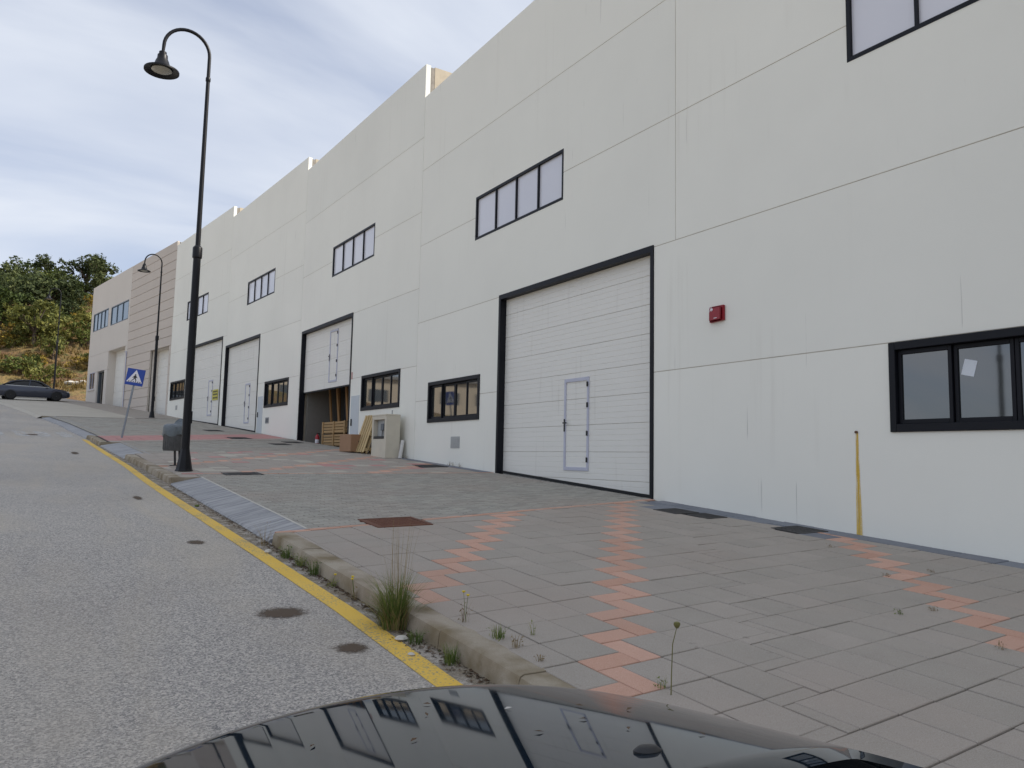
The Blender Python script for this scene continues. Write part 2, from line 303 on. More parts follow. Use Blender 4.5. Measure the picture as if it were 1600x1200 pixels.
# ------------------------------------------------------------------ mesh helpers
class MB:
    def __init__(s): s.v = []; s.f = []
    def add(s, vs, fs):
        o = len(s.v); s.v += [tuple(q) for q in vs]; s.f += [tuple(i+o for i in q) for q in fs]; return s
    def box(s, x0, x1, y0, y1, z0, z1):
        v = [(x0,y0,z0),(x1,y0,z0),(x1,y1,z0),(x0,y1,z0),(x0,y0,z1),(x1,y0,z1),(x1,y1,z1),(x0,y1,z1)]
        return s.add(v, [(0,3,2,1),(4,5,6,7),(0,1,5,4),(1,2,6,5),(2,3,7,6),(3,0,4,7)])
    def bar(s, a, b, wx, wy, up=(0, 0, 1)):
        a, b = Vector(a), Vector(b); d = (b-a).normalized(); u = Vector(up)
        if abs(d.dot(u)) > .98: u = Vector((1, 0, 0))
        x = d.cross(u).normalized(); y = x.cross(d).normalized(); v = []
        for p in (a, b):
            for (i, j) in ((-1,-1),(1,-1),(1,1),(-1,1)): v.append(p + x*wx/2*i + y*wy/2*j)
        return s.add(v, [(0,3,2,1),(4,5,6,7),(0,1,5,4),(1,2,6,5),(2,3,7,6),(3,0,4,7)])
    def tube(s, path, rad, n=10, cap=True):
        path = [Vector(p) for p in path]; k = len(path)
        if not hasattr(rad, '__len__'): rad = [rad]*k
        v = []; f = []; pu = None
        for i, p in enumerate(path):
            d = (path[min(i+1, k-1)]-path[max(i-1, 0)]).normalized()
            u = pu if pu is not None else (Vector((0, 1, 0)) if abs(d.y) < .9 else Vector((1, 0, 0)))
            x = d.cross(u).normalized(); y = x.cross(d).normalized(); pu = y
            for j in range(n):
                t = 2*pi*j/n; v.append(p+(x*cos(t)+y*sin(t))*rad[i])
        for i in range(k-1):
            for j in range(n): f.append((i*n+j, i*n+(j+1) % n, (i+1)*n+(j+1) % n, (i+1)*n+j))
        if cap: f.append(tuple(range(n))[::-1]); f.append(tuple((k-1)*n+j for j in range(n)))
        return s.add(v, f)
    def lathe(s, prof, n=24, c=(0, 0, 0), cap=True):
        v = []; f = []; k = len(prof)
        for r, z in prof:
            for j in range(n): v.append((c[0]+r*cos(2*pi*j/n), c[1]+r*sin(2*pi*j/n), c[2]+z))
        for i in range(k-1):
            for j in range(n): f.append((i*n+j, i*n+(j+1) % n, (i+1)*n+(j+1) % n, (i+1)*n+j))
        if cap: f.append(tuple(range(n))[::-1]); f.append(tuple((k-1)*n+j for j in range(n)))
        return s.add(v, f)
    def prism(s, poly, y0, y1):
        """poly in (x,z), extruded along y"""
        n = len(poly); v = [(p[0], y0, p[1]) for p in poly]+[(p[0], y1, p[1]) for p in poly]
        f = [tuple(range(n)), tuple(range(n, 2*n))[::-1]]+[(i, i+n, (i+1) % n+n, (i+1) % n) for i in range(n)]
        return s.add(v, f)
    def slab(s, poly, zf, th, ch=0.004):
        """poly: list of (x,y); zf: top height function; thick th, chamfer ch"""
        n = len(poly); cx = sum(p[0] for p in poly)/n; cy = sum(p[1] for p in poly)/n
        ins = []
        for p in poly:
            d = sqrt((p[0]-cx)**2+(p[1]-cy)**2) or 1; k = max(0, 1-ch*1.4/d); ins.append((cx+(p[0]-cx)*k, cy+(p[1]-cy)*k))
        v = [(x, y, zf(x, y)) for x, y in ins]+[(x, y, zf(x, y)-ch) for x, y in poly]+[(x, y, zf(x, y)-th) for x, y in poly]
        f = [tuple(range(n))]
        for i in range(n):
            j = (i+1) % n; f += [(i, i+n, j+n, j), (i+n, i+2*n, j+2*n, j+n)]
        return s.add(v, f)
    def mesh(s, name, smooth=False, bevel=0, segs=1, recalc=True):
        me = bpy.data.meshes.new(name); me.from_pydata(s.v, [], s.f)
        if bevel or recalc:
            bm = bmesh.new(); bm.from_mesh(me)
            if recalc: bmesh.ops.recalc_face_normals(bm, faces=bm.faces)
            if bevel: bmesh.ops.bevel(bm, geom=[e for e in bm.edges if e.is_manifold and e.calc_face_angle(0) > .5], offset=bevel, segments=segs, affect='EDGES', clamp_overlap=True)
            bm.to_mesh(me); bm.free()
        if smooth:
            me.polygons.foreach_set('use_smooth', [True]*len(me.polygons))
            try: me.set_sharp_from_angle(angle=radians(38))
            except Exception: pass
        me.update(); return me
    def build(s, name, mat, parent=None, smooth=False, bevel=0, segs=1, recalc=True):
        me = s.mesh(name, smooth, bevel, segs, recalc); me.materials.append(MAT[mat])
        return put(name, me, parent)
def put(name, me, parent=None, mw=None):
    o = bpy.data.objects.new(name, me); COL.objects.link(o)
    if parent is not None: o.parent = parent
    if mw is not None: o.matrix_local = mw
    return o
def tag(o, label=None, cat=None, group=None, kind=None):
    if label: o['label'] = label
    if cat: o['category'] = cat
    if group: o['group'] = group
    if kind: o['kind'] = kind
    return o
def thing(name, label, cat, loc=(0, 0, 0), rz=0.0, group=None):
    o = bpy.data.objects.new(name, None); COL.objects.link(o); o.location = loc; o.rotation_euler = (0, 0, rz)
    o.empty_display_size = 0.2
    return tag(o, label, cat, group)
def struct(name): 
    o = bpy.data.objects.new(name, None); COL.objects.link(o); return tag(o, kind='structure')
def copy_tree(o, parent=None):
    c = o.copy(); COL.objects.link(c)
    if parent is not None: c.parent = parent
    for ch in list(o.children): copy_tree(ch, c)
    return c
def interp(x, X, Y):
    if x <= X[0]: return Y[0]
    for i in range(len(X)-1):
        if x <= X[i+1]: return Y[i]+(Y[i+1]-Y[i])*(x-X[i])/(X[i+1]-X[i])
    return Y[-1]

# ------------------------------------------------------------------ street geometry: S along the facades, w out from them
HD = [0.0, -1.678, -4.356, -6.92, -9.896]; LS = [20.11, 10.55, 10.28, 10.15, 19.79]
PTS = [Vector((9.3, 0.0))]; SS = [0.0]
for L, h in zip(LS, HD):
    PTS.append(PTS[-1]+L*Vector((sin(radians(h)), cos(radians(h))))); SS.append(SS[-1]+L)
def facpt(s):
    if s < 0: return Vector((9.3, s))
    for i in range(5):
        if s <= SS[i+1] or i == 4:
            h = radians(HD[i]); return PTS[i]+(s-SS[i])*Vector((sin(h), cos(h)))
def head(s): return radians(interp(s, [-100, 10, 25.4, 35.8, 46, 61, 120], [0, 0, -1.678, -4.356, -6.92, -9.896, -18]))
FS = [-60, 4.26, 10.16, 15.54, 20.1, 25, 30, 35, 40.5, 46, 51, 59, 71, 100, 130]
FZ = [-4.6, -1.01, -.63, -.31, -.05, .26, .58, .95, 1.38, 1.82, 2.27, 3.02, 4.0, 6.2, 6.6]
def foot(s): return interp(s, FS, FZ)+ZC
def drop(s): return interp(s, [-30, -5, 0, 4, 8.56, 14, 100], [.45, .36, .277, .21, .15, .15, .15])/6.7
def P2(s, w):
    p = facpt(s); h = head(s); return p+w*Vector((-cos(h), sin(h)))
def zs(s, w): return foot(s)-drop(s)*w
def P3(s, w, dz=0.0):
    p = P2(s, w); return Vector((p.x, p.y, zs(s, w)+dz))
def inv(x, y):
    s, w = y, 9.3-x
    for _ in range(12):
        p = P2(s, w); h = head(s); ex, ey = x-p.x, y-p.y
        s += ex*sin(h)+ey*cos(h); w += -ex*cos(h)+ey*sin(h)
    return s, w
def zxy(x, y): return zs(*inv(x, y))
def wk(s): return interp(s, [-20, 4, 8.6, 15, 25, 37, 60, 90], [6.7, 6.8, 6.92, 7.02, 7.15, 7.2, 7.0, 7.0])   # kerb face
KH = 0.13
def zroad(s): return zs(s, wk(s))-KH
def R3(s, w, dz=0.0):
    p = P2(s, w); return Vector((p.x, p.y, zroad(s)+dz))
def ribbon(name, mat, parent, s0, s1, ds, w0, w1, fn, dz=0.0, nw=1):
    m = MB(); n = max(1, int(round((s1-s0)/ds))); v = []; f = []
    for i in range(n+1):
        s = s0+(s1-s0)*i/n
        a0 = w0(s) if callable(w0) else w0; a1 = w1(s) if callable(w1) else w1
        for j in range(nw+1): v.append(fn(s, a0+(a1-a0)*j/nw, dz))
    for i in range(n):
        for j in range(nw): k = i*(nw+1)+j; f.append((k, k+1, k+nw+2, k+nw+1))
    m.add(v, f); return m.build(name, mat, parent, smooth=True)

# ------------------------------------------------------------------ ground, road
def hillz(x, y):
    d = (y-80)+0.10*(x)
    t = max(0.0, min(1.0, d/60.0)); h = 18.0*(t*t*(3-2*t))*0.55+18.0*0.45*t
    fx = max(0.0, min(1.0, (x+42)/34.0)); h *= .12+.88*fx*fx*(3-2*fx)
    t2 = 0.0      # bank to the left of the street
    t2 *= max(0.0, min(1.0, (y-62)/25.0))
    h2 = 14*t2*t2*(3-2*t2)
    n = 0.9*sin(x*.21+y*.13)+0.6*sin(x*.43-y*.31+1)+0.35*sin(x*.9+y*.77)
    hh = max(h, h2)
    return hh+n*min(1.0, hh/3.0)
def groundz(x, y):
    s = max(-60, min(130, y)); return foot(s)-0.45-(0 if abs(y) < 130 else 0)+hillz(x, y)
gx = [-900, -500, -260, -160]+[-120+5*i for i in range(36)]+[70, 110, 200, 400, 900]
gy = [-900, -400, -200, -110, -60, -30, 0, 25, 40]+[50+4*i for i in range(34)]+[195, 230, 320, 500, 900]
m = MB(); nx = len(gx)
m.add([(x, y, groundz(x, y)) for y in gy for x in gx], [(j*nx+i, j*nx+i+1, (j+1)*nx+i+1, (j+1)*nx+i) for j in range(len(gy)-1) for i in range(nx-1)])
g = m.build('ground', 'hill_soil', None, smooth=True); tag(g, kind='structure')

road = ribbon('road', 'asphalt', None, -40, 82, 1.0, lambda s: wk(s)-0.03, lambda s: 17.0, R3, 0, 6); tag(road, kind='structure')
yl = ribbon('yellow_line', 'yellow_paint', road, -6, 31.5, 0.4, lambda s: interp(s, [0, 6, 9, 13, 16, 31.5], [6.97, 7.0, 7.12, 7.21, 7.26, 7.24]), lambda s: interp(s, [0, 6, 9, 13, 16, 31.5], [7.135, 7.165, 7.285, 7.375, 7.42, 7.40]), R3, 0.004)
for k, (w0, w1) in enumerate(((7.45, 7.85), (8.15, 8.55), (8.85, 9.25), (9.6, 10.0), (10.3, 10.7))):
    ribbon('crossing_stripe', 'old_paint', road, 32.6, 35.8, 1.0, w0, w1, R3, 0.004)
def disc_decal(name, mat, parent, s, w, rs, rw, fn, dz=0.004):
    m = MB(); n = 28
    m.add([fn(s+rs*cos(2*pi*i/n), w+rw*sin(2*pi*i/n), dz) for i in range(n)], [tuple(range(n))]); return m.build(name, mat, parent)
for s, w, a, b in ((6.06, 7.56, .20, .24), (5.08, 7.36, .14, .15), (9.15, 7.66, .17, .12), (13.5, 7.8, .35, .08), (24.5, 8.1, .7, .12), (33.6, 8.7, .5, .35)):
    disc_decal('oil_stain', 'oil_stain', road, s, w, a, b, R3)
# opposite verge beyond the road
tag(ribbon('far_pavement', 'tan_slab', None, -40, 78, 2.0, 17.0, 20.0, R3, 0.12, 1), kind='structure')
tag(ribbon('far_verge', 'ground_soil', None, -40, 78, 2.0, 20.0, 34.0, R3, 0.05, 3), kind='structure')

# ------------------------------------------------------------------ pavement
pave = struct('pavement')
ribbon('pavement_bed', 'pave_bed', pave, -12, 50, 0.1, -0.12, lambda s: 6.49 if (8.9 < s < 15.7 or 22.4 < s < 28.1 or s > 32) else wk(s)-0.10, P3, -0.020, 4)
def clip(poly, cl):
    """convex clip (cl counter-clockwise)"""
    out = poly
    for i in range(len(cl)):
        (ax, ay), (bx, by) = cl[i], cl[(i+1) % len(cl)]; inp = out; out = []
        def side(p): return (bx-ax)*(p[1]-ay)-(by-ay)*(p[0]-ax)
        for k in range(len(inp)):
            p, q = inp[k], inp[(k+1) % len(inp)]; sp_, sq = side(p), side(q)
            if sp_ >= 0: out.append(p)
            if (sp_ >= 0) != (sq >= 0):
                t = sp_/(sp_-sq); out.append((p[0]+t*(q[0]-p[0]), p[1]+t*(q[1]-p[1])))
        if len(out) < 3: return []
    return out
def area(p): return abs(sum(p[i][0]*p[(i+1) % len(p)][1]-p[(i+1) % len(p)][0]*p[i][1] for i in range(len(p))))/2
def shrink(p, g):
    n = len(p); cx = sum(q[0] for q in p)/n; cy = sum(q[1] for q in p)/n; o = []
    for q in p:
        dx_, dy_ = q[0]-cx, q[1]-cy; d = sqrt(dx_*dx_+dy_*dy_) or 1; k = max(0.2, 1-g*1.4/d); o.append((cx+dx_*k, cy+dy_*k))
    return o
# zig-zag banded field: bands = list of (diff, thickness, colour) from the kerb side (left) to the wall side
def zigzag(bands, off0, rng):
    """returns list of (rect(v0,v1,u0,u1), colour) in slab units"""
    out = []; offs = [off0]
    for (c, t, col) in bands: offs.append((offs[-1][0]+t, offs[-1][1]-t))
    anch = []
    for k, (c, t, col) in enumerate(bands):
        ov, ou = offs[k]; mshift = round(c-(ou-ov)); anch.append((ov, ou+mshift, t, col))
    lo, hi = rng
    for k in range(len(offs)):
        ov, ou = offs[k]
        for i in range(lo, hi):
            for j in range(lo, hi):
                v1, u1 = ov+i, ou+j; ok = True
                if k > 0:      # must be right of band k-1
                    av, au, t, _ = anch[k-1]; ii = round(v1-1-(av+t)); jj = round(u1-(au-t)); ok = jj <= ii
                if ok and k < len(bands):
                    av, au, t, _ = anch[k]; ii = round(v1-av); jj = round(u1-au); ok = jj >= ii
                if ok: out.append(((v1-1, v1, u1-1, u1), 'slab_grey'))
    for (av, au, t, col) in anch:
        for n in range(lo-12, hi+12):
            out.append(((av+n, av+n+1, au+n-t, au+n), col)); out.append(((av+n, av+n+t, au+n-1-t, au+n-t), col))
    return out
def lay(pieces, o, e1, e2, cl, gap, minarea=0.004):
    res = []
    for (v0, v1, u0, u1), col in pieces:
        poly = [(o[0]+v*e1[0]+u*e2[0], o[1]+v*e1[1]+u*e2[1]) for v, u in ((v0, u0), (v1, u0), (v1, u1), (v0, u1))]
        q = clip(poly, cl)
        if q and area(q) > minarea: res.append((shrink(q, gap), col))
    return res
def place_pieces(name, res, limit, parent, th=0.03, ch=0.004):
    """largest-in-view pieces become objects, the rest one joined part per colour"""
    def key(r): 
        p = r[0]; cx = sum(q[0] for q in p)/len(p); cy = sum(q[1] for q in p)/len(p); return cx*cx+cy*cy
    byc = {}
    for r in res: byc.setdefault(r[1], []).append(r)
    for col, lst in byc.items():
        lst.sort(key=key); lim = limit.get(col, 0); rest = MB()
        for k, (poly, _) in enumerate(lst):
            jz = random.uniform(-.003, .003); tx, ty = random.uniform(-.008, .008), random.uniform(-.008, .008)
            cx = sum(q[0] for q in poly)/len(poly); cy = sum(q[1] for q in poly)/len(poly)
            zf = lambda x, y: zxy(x, y)+jz+tx*(x-cx)+ty*(y-cy)
            if k < lim:
                MB().slab(poly, zf, th, ch).build({'slab_red': 'red_paving_slab', 'slab_slate': 'slate_paving_slab', 'pink_slab': 'pink_paving_slab'}.get(col, name), col, parent)
            else: rest.slab(poly, zf, th, ch)
        if rest.v: tag(rest.build(name+'_field', col, parent), kind='stuff')
def q2(s, w): p = P2(s, w); return (p.x, p.y)
E1 = (0.357, 0.013); E2 = (-0.012, 0.394); O1 = (2.96, 3.92)
zone1 = [(9.3-6.535, -0.2), (8.955, -0.2), (8.955, 10.02), (9.3-6.70, 8.80)]
pz = zigzag([(6.0, .5, 'slab_red'), (0.0, .5, 'slab_red'), (-4.0, .28, 'slab_grey'), (-10.5, .5, 'slab_red')], (-.5, .5), (-16, 26))
res1 = lay(pz, O1, E1, E2, zone1, 0.0052)
# cover plates cut out of the slab field
COVERS = [(9.12, 5.31, .34, .37, 'rust_plate', 'rusty square utility cover at the corner of the driveway'),
          (8.78, .80, .25, .24, 'iron_plate', 'dark iron cover nearest the big closed door, by the wall'),
          (8.22, .72, .22, .20, 'iron_plate', 'dark iron cover next to another by the wall, right of the big door'),
          (6.80, .46, .25, .27, 'iron_plate', 'dark iron cover by the wall under the red alarm box'),
          (16.25, 5.6, .28, .36, 'iron_plate', 'dark cover in the paving beside the near lamp post'),
          (17.75, .62, .35, .35, 'iron_plate', 'dark cover by the wall under the small wall hatch'),
          (28.7, .75, .4, .3, 'iron_plate', 'dark cover in front of the half-open warehouse door'),
          (27.4, 1.6, .4, .3, 'iron_plate', 'dark cover further out from the half-open warehouse door'),
          (31.2, 2.0, .5, .35, 'iron_plate', 'dark cover on the pink crossing strip'),
          (36.5, 1.6, .5, .35, 'iron_plate', 'dark cover in front of the far closed warehouse door')]
def covered(p):
    cx = sum(q[0] for q in p)/len(p); cy = sum(q[1] for q in p)/len(p); s, w = inv(cx, cy)
    return any(abs(s-c[0]) < c[2] and abs(w-c[1]) < c[3] for c in COVERS)
def recolour(r):
    cx = sum(q[0] for q in r[0])/len(r[0]); cy = sum(q[1] for q in r[0])/len(r[0]); s_, w_ = inv(cx, cy)
    return (r[0], 'slab_slate') if r[1] == 'slab_grey' and ((6.3 < s_ < 9.9 and w_ < .62) or (8.6 < s_ < 9.6 and w_ < .95)) else r
res1 = [recolour(r) for r in res1]
place_pieces('paving_slab', [r for r in res1 if not covered(r[0])], {'slab_grey': 290, 'slab_red': 120, 'slab_slate': 60}, pave)
# slate border along the wall
border = []
s = 0.4
while s < 9.8:
    w1 = 0.33
    q = [tuple(P2(a_, b_)) for a_, b_ in ((s, w1), (s, 0.0), (s+.5, 0.0), (s+.5, w1))]
    border.append((shrink(q[::-1], .003), 'slab_slate')); s += .5
place_pieces('slate_paving_slab', [r for r in border if not covered(r[0])], {'slab_slate': 40}, pave)
# slate infill between border and slabs where the strip is wide
# driveway pavers
def paver_field(quad, bw, bs, skip=None):
    """quad in (S,w): near-kerb, near-wall, far-wall, far-kerb; running bond rows along w"""
    (s0k, wk0), (s0w, ww0), (s1w, ww1), (s1k, wk1) = quad; out = []
    smin = min(s0k, s0w); smax = max(s1k, s1w); r = 0; s = smin
    cl = [(wk0, s0k), (wk1, s1k), (ww1, s1w), (ww0, s0w)]
    # orientation: make ccw in (w,S)
    if sum(cl[i][0]*cl[(i+1) % 4][1]-cl[(i+1) % 4][0]*cl[i][1] for i in range(4)) < 0: cl = cl[::-1]
    while s < smax:
        w = -(bw/2 if r % 2 else 0)
        while w < max(wk0, wk1):
            q = clip([(w, s), (w+bw, s), (w+bw, s+bs), (w, s+bs)], cl)
            if q and area(q) > bw*bs*.12:
                p = [tuple(P2(b, a_)) for a_, b in q]
                out.append((shrink(p, .0036), 'paver_grey'))
            w += bw
        s += bs; r += 1
    return out
def border_line(a_, b_, n, wid, col='slab_red'):
    """row of red blocks along a line from (S,w) a_ to b_"""
    out = []
    A, B = P2(*a_), P2(*b_); d = (B-A); L = d.length; d.normalize(); nrm = Vector((-d.y, d.x)); k = int(L/n)
    for i in range(k):
        p0 = A+d*(L*i/k); p1 = A+d*(L*(i+1)/k); q = [p0, p1, p1+nrm*wid, p0+nrm*wid]
        if sum(q[t].x*q[(t+1) % 4].y-q[(t+1) % 4].x*q[t].y for t in range(4)) < 0: q = q[::-1]
        out.append((shrink([tuple(t) for t in q], .003), col))
    return out
drA = paver_field([(8.97, 6.48), (10.2, 0.0), (15.5, 0.0), (16.37, 6.48)], .20, .10)
place_pieces('paver', [r for r in drA if not covered(r[0])], {'paver_grey': 300}, pave, th=.02, ch=.003)
bl = border_line((8.79, 6.86), (10.09, 0.02), .2, .105)+border_line((16.42, 6.5), (15.57, 0.02), .2, .09)+[(shrink([q2(15.70, 6.49), q2(16.36, 6.49), q2(16.45, 6.83), q2(15.70, 6.83)], .003), 'slab_grey')]
place_pieces('red_paver', [r for r in bl if not covered(r[0])], {'slab_red': 60}, pave)
# slabs between the two driveways
zone2 = [q2(16.5, 6.82), q2(15.7, 0.02), q2(24.9, 0.02), q2(22.7, 6.85)]
pz2 = zigzag([(5.0, .5, 'slab_red'), (-3.0, .5, 'slab_red'), (-11.0, .5, 'slab_red'), (-19.0, .5, 'slab_red')], (-.5, .5), (-8, 30))
res2 = lay(pz2, (2.6, 16.9), (.40, 0), (0, .40), zone2, 0.0035)
_q = random.Random(4); res2 = [(p_, ('tan_slab' if _q.random() < .10 else 'pink_slab' if _q.random() < .05 else c_) if c_ == 'slab_grey' else c_) for p_, c_ in res2]
place_pieces('paving_slab', [r for r in res2 if not covered(r[0])], {}, pave)
drB = paver_field([(22.8, 6.6), (25.0, 0.0), (30.5, 0.0), (28.0, 6.6)], .24, .12)
place_pieces('paver', [r for r in drB if not covered(r[0])], {}, pave, th=.02, ch=.003)
# pink crossing strip and the wide driveway beyond
strip = []
for i in range(10):
    for j in range(17):
        s0, w0 = 28.15+i*.4, 0.05+j*.4
        off = (6.6-w0)/6.6*2.45
        q = [q2(s0+off, w0+.4), q2(s0+off, w0), q2(s0+off+.4, w0), q2(s0+off+.4, w0+.4)]
        strip.append((shrink(q[::-1], .004), 'pink_slab' if 2 <= i <= 8 else 'slab_grey'))
place_pieces('crossing_slab', [r for r in strip if not covered(r[0])], {'pink_slab': 0}, pave)
drC = paver_field([(32.2, 6.8), (34.6, 0.0), (47.0, 0.0), (46.6, 6.8)], .3, .15)
place_pieces('paver', [r for r in drC if not covered(r[0])], {}, pave, th=.02, ch=.003)
ribbon('concrete_apron', 'tan_slab', pave, 46.9, 80, 1.0, 2.7, lambda s: wk(s)-.02, P3, 0.0, 2)
ribbon('apron_edge', 'tan_slab', pave, 46.9, 80, 1.0, lambda s: wk(s)-.03, lambda s: wk(s)+.22, lambda s, w, dz: Vector((*P2(s, w), zs(s, wk(s)) if w < wk(s) else zroad(s)+.006)))
ribbon('pavement_strip', 'slab_grey', pave, 47.1, 80, 1.0, 0.0, 2.7, P3, 0.0, 1)
# wall-foot grime / slate strip further up
for s0, s1, w1 in ((15.7, 24.9, .3),):
    ribbon('wall_foot_strip', 'slab_slate', pave, s0, s1, .5, 0.0, w1, P3, 0.006)
for c in COVERS:
    s, w, a_, b_, mt, lab = c
    t = thing('utility_cover', lab, 'cover', P3(s, w, 0.0), 0)
    def lp(ss, ww, dz): 
        q = P3(ss, ww, dz); return (q.x-t.location.x, q.y-t.location.y, q.z-t.location.z)
    m = MB(); fr = [(s-a_, w+b_), (s-a_, w-b_), (s+a_, w-b_), (s+a_, w+b_)]
    k = .86
    inn = [(s+(q[0]-s)*k, w+(q[1]-w)*k) for q in fr]
    m.add([lp(*q, .010) for q in fr]+[lp(*q, .010) for q in inn]+[lp(*q, -.03) for q in fr], [(0, 1, 5, 4), (1, 2, 6, 5), (2, 3, 7, 6), (3, 0, 4, 7)]+[(i, i+8, (i+1) % 4+8, (i+1) % 4) for i in range(4)])
    m.build('frame', mt, t)
    m = MB(); i2 = [(s+(q[0]-s)*.84, w+(q[1]-w)*.84) for q in fr]
    m.add([lp(*q, .007) for q in i2]+[lp(*q, -.03) for q in i2], [(0, 1, 2, 3)]+[(i, i+4, (i+1) % 4+4, (i+1) % 4) for i in range(4)])
    for r in range(-3, 4):
        for cc in range(-3, 4):
            e = .055*a_; p0 = (s+r*a_*.22, w+cc*b_*.22)
            q = [(p0[0]-e, p0[1]-e*2), (p0[0]+e, p0[1]-e*2), (p0[0]+e, p0[1]+e*2), (p0[0]-e, p0[1]+e*2)]
            m.add([lp(*z_, .011) for z_ in q]+[lp(*z_, .006) for z_ in q], [(0, 1, 2, 3)]+[(i, i+4, (i+1) % 4+4, (i+1) % 4) for i in range(4)])
    m.build('plate', mt, t)

# kerb
kerb = struct('kerb')
def kerb_run(s0, s1, n, tip0=False, tip1=False):
    for i in range(n):
        a_, b_ = s0+(s1-s0)*i/n+.004, s0+(s1-s0)*(i+1)/n-.004
        m = MB(); v = []; jz = random.uniform(-.004, .004); jw = random.uniform(-.006, .006); k = 3
        for q in range(k+1):
            s = a_+(b_-a_)*q/k; w = wk(s)+jw; t0 = 0
            if tip1 and i == n-1: t0 = -.05*(q/k)**2
            for (dw, dz) in ((-.21, -.06), (-.21, .003), (-.035, .003), (-.010, -.008), (0, -.035), (.012, -.16)):
                v.append(P3(s, wk(s), 0)*0+Vector((*P2(s, w+dw), zs(s, wk(s))+jz+dz+t0)))
        f = []
        for q in range(k):
            for e in range(5): f.append((q*6+e, q*6+e+1, q*6+e+7, q*6+e+6))
        f.append((0, 1, 2, 3, 4, 5)); f.append(tuple(k*6+e for e in range(6)))
        m.add(v, f); m.build('kerb_stone', 'kerb_stone', kerb, smooth=True)
kerb_run(-6, 8.80, 15)
kerb_run(15.80, 22.4, 7)
for s_ in (15.64, 28.02, 46.90):
    v = [Vector((*P2(a_, b_), (zs(s_, b_)+.003 if t_ else zroad(s_)-.05))) for t_ in (1, 0) for a_, b_ in ((s_, wk(s_)-.005), (s_, 6.44), (s_+.155, 6.44), (s_+.155, wk(s_)-.005))]
    MB().add(v, [(0, 1, 2, 3), (0, 4, 5, 1), (1, 5, 6, 2), (2, 6, 7, 3), (3, 7, 4, 0)]).build('kerb_stone', 'kerb_stone', kerb, bevel=.012, segs=2)
kerb_run(28.18, 32.0, 4)
# dropped kerb of veined grey stone
ramp = struct('driveway_ramp')
def ramp_run(s0, s1, n):
    for i in range(n):
        a_, b_ = s0+(s1-s0)*i/n+.005, s0+(s1-s0)*(i+1)/n-.005; v = []
        for s in (a_, b_):
            wo = wk(s)
            for (w, z) in ((6.50, zs(s, 6.5)+.004), (wo-.02, zroad(s)+.035), (wo, zroad(s)+.012), (wo+.004, zroad(s)-.05), (6.50, zs(s, 6.5)-.06)):
                p = P2(s, w); v.append((p.x, p.y, z))
        MB().add(v, [(0, 1, 6, 5), (1, 2, 7, 6), (2, 3, 8, 7), (0, 4, 3, 2, 1), (5, 6, 7, 8, 9), (0, 5, 9, 4)]).build('ramp_slab', 'ramp_marble', ramp)
ramp_run(8.95, 15.62, 9)
ramp_run(22.5, 28.0, 7)
ramp_run(32.1, 46.93, 13)
# pale mortar line between ramp and pavers
ribbon('ramp_edge_joint', 'stone_pale', ramp, 8.95, 15.65, .4, 6.47, 6.505, P3, .006)
ribbon('gutter_dirt', 'dust_stain', road, -6, 31, .5, lambda s: wk(s)+.0, lambda s: wk(s)+.22, R3, .003)

# ------------------------------------------------------------------ warehouses
def panel(s0, s1, z0, z1, ops, gap=.007, depth=.16):
    """precast wall panel with rectangular openings; local x=along, y=out, z up"""
    m = MB(); s0 += gap; s1 -= gap; z0 += gap; z1 -= gap
    xs = sorted({s0, s1}|{min(max(o[i], s0), s1) for o in ops for i in (0, 1)}); z_ = sorted({z0, z1}|{min(max(o[i], z0), z1) for o in ops for i in (2, 3)})
    def inside(x, z): return any(o[0] < x < o[1] and o[2] < z < o[3] for o in ops)
    cells = {}
    for i in range(len(xs)-1):
        for j in range(len(z_)-1):
            if not inside((xs[i]+xs[i+1])/2, (z_[j]+z_[j+1])/2): cells[(i, j)] = 1
    for (i, j) in cells:
        a_, b_, c_, d_ = xs[i], xs[i+1], z_[j], z_[j+1]
        m.add([(a_, 0, c_), (b_, 0, c_), (b_, 0, d_), (a_, 0, d_)], [(0, 1, 2, 3)])
        if (i-1, j) not in cells: m.add([(a_, 0, c_), (a_, 0, d_), (a_, -depth, d_), (a_, -depth, c_)], [(0, 1, 2, 3)])
        if (i+1, j) not in cells: m.add([(b_, 0, d_), (b_, 0, c_), (b_, -depth, c_), (b_, -depth, d_)], [(0, 1, 2, 3)])
        if (i, j-1) not in cells: m.add([(b_, 0, c_), (a_, 0, c_), (a_, -depth, c_), (b_, -depth, c_)], [(0, 1, 2, 3)])
        if (i, j+1) not in cells: m.add([(a_, 0, d_), (b_, 0, d_), (b_, -depth, d_), (a_, -depth, d_)], [(0, 1, 2, 3)])
    return m
def frame_rect(s0, s1, z0, z1, t, y0, y1, tb=None):
    m = MB(); tb = tb or t
    m.box(s0, s0+t, y0, y1, z0, z1).box(s1-t, s1, y0, y1, z0, z1)
    m.box(s0+t, s1-t, y0, y1, z0, z0+tb).box(s0+t, s1-t, y0, y1, z1-tb, z1); return m
def upper_window(root, s0, s1, z0, z1, lbl=None, panemat='pane_film', fm='frame_black', n=4, t=.055):
    e = frame_rect(s0, s1, z0, z1, t, -.10, .006, t*1.15).build('window', fm, root)
    for k in range(n):
        a_, b_ = s0+t+(s1-s0-2*t)*k/n, s0+t+(s1-s0-2*t)*(k+1)/n
        MB().box(a_+.002, b_-.002, -.055, -.047, z0+t, z1-t).build('pane', panemat, e)
        if k: MB().box(a_-.02, a_+.02, -.09, .0, z0+t*1.15, z1-t*1.15).build('mullion', fm, e)
    return e
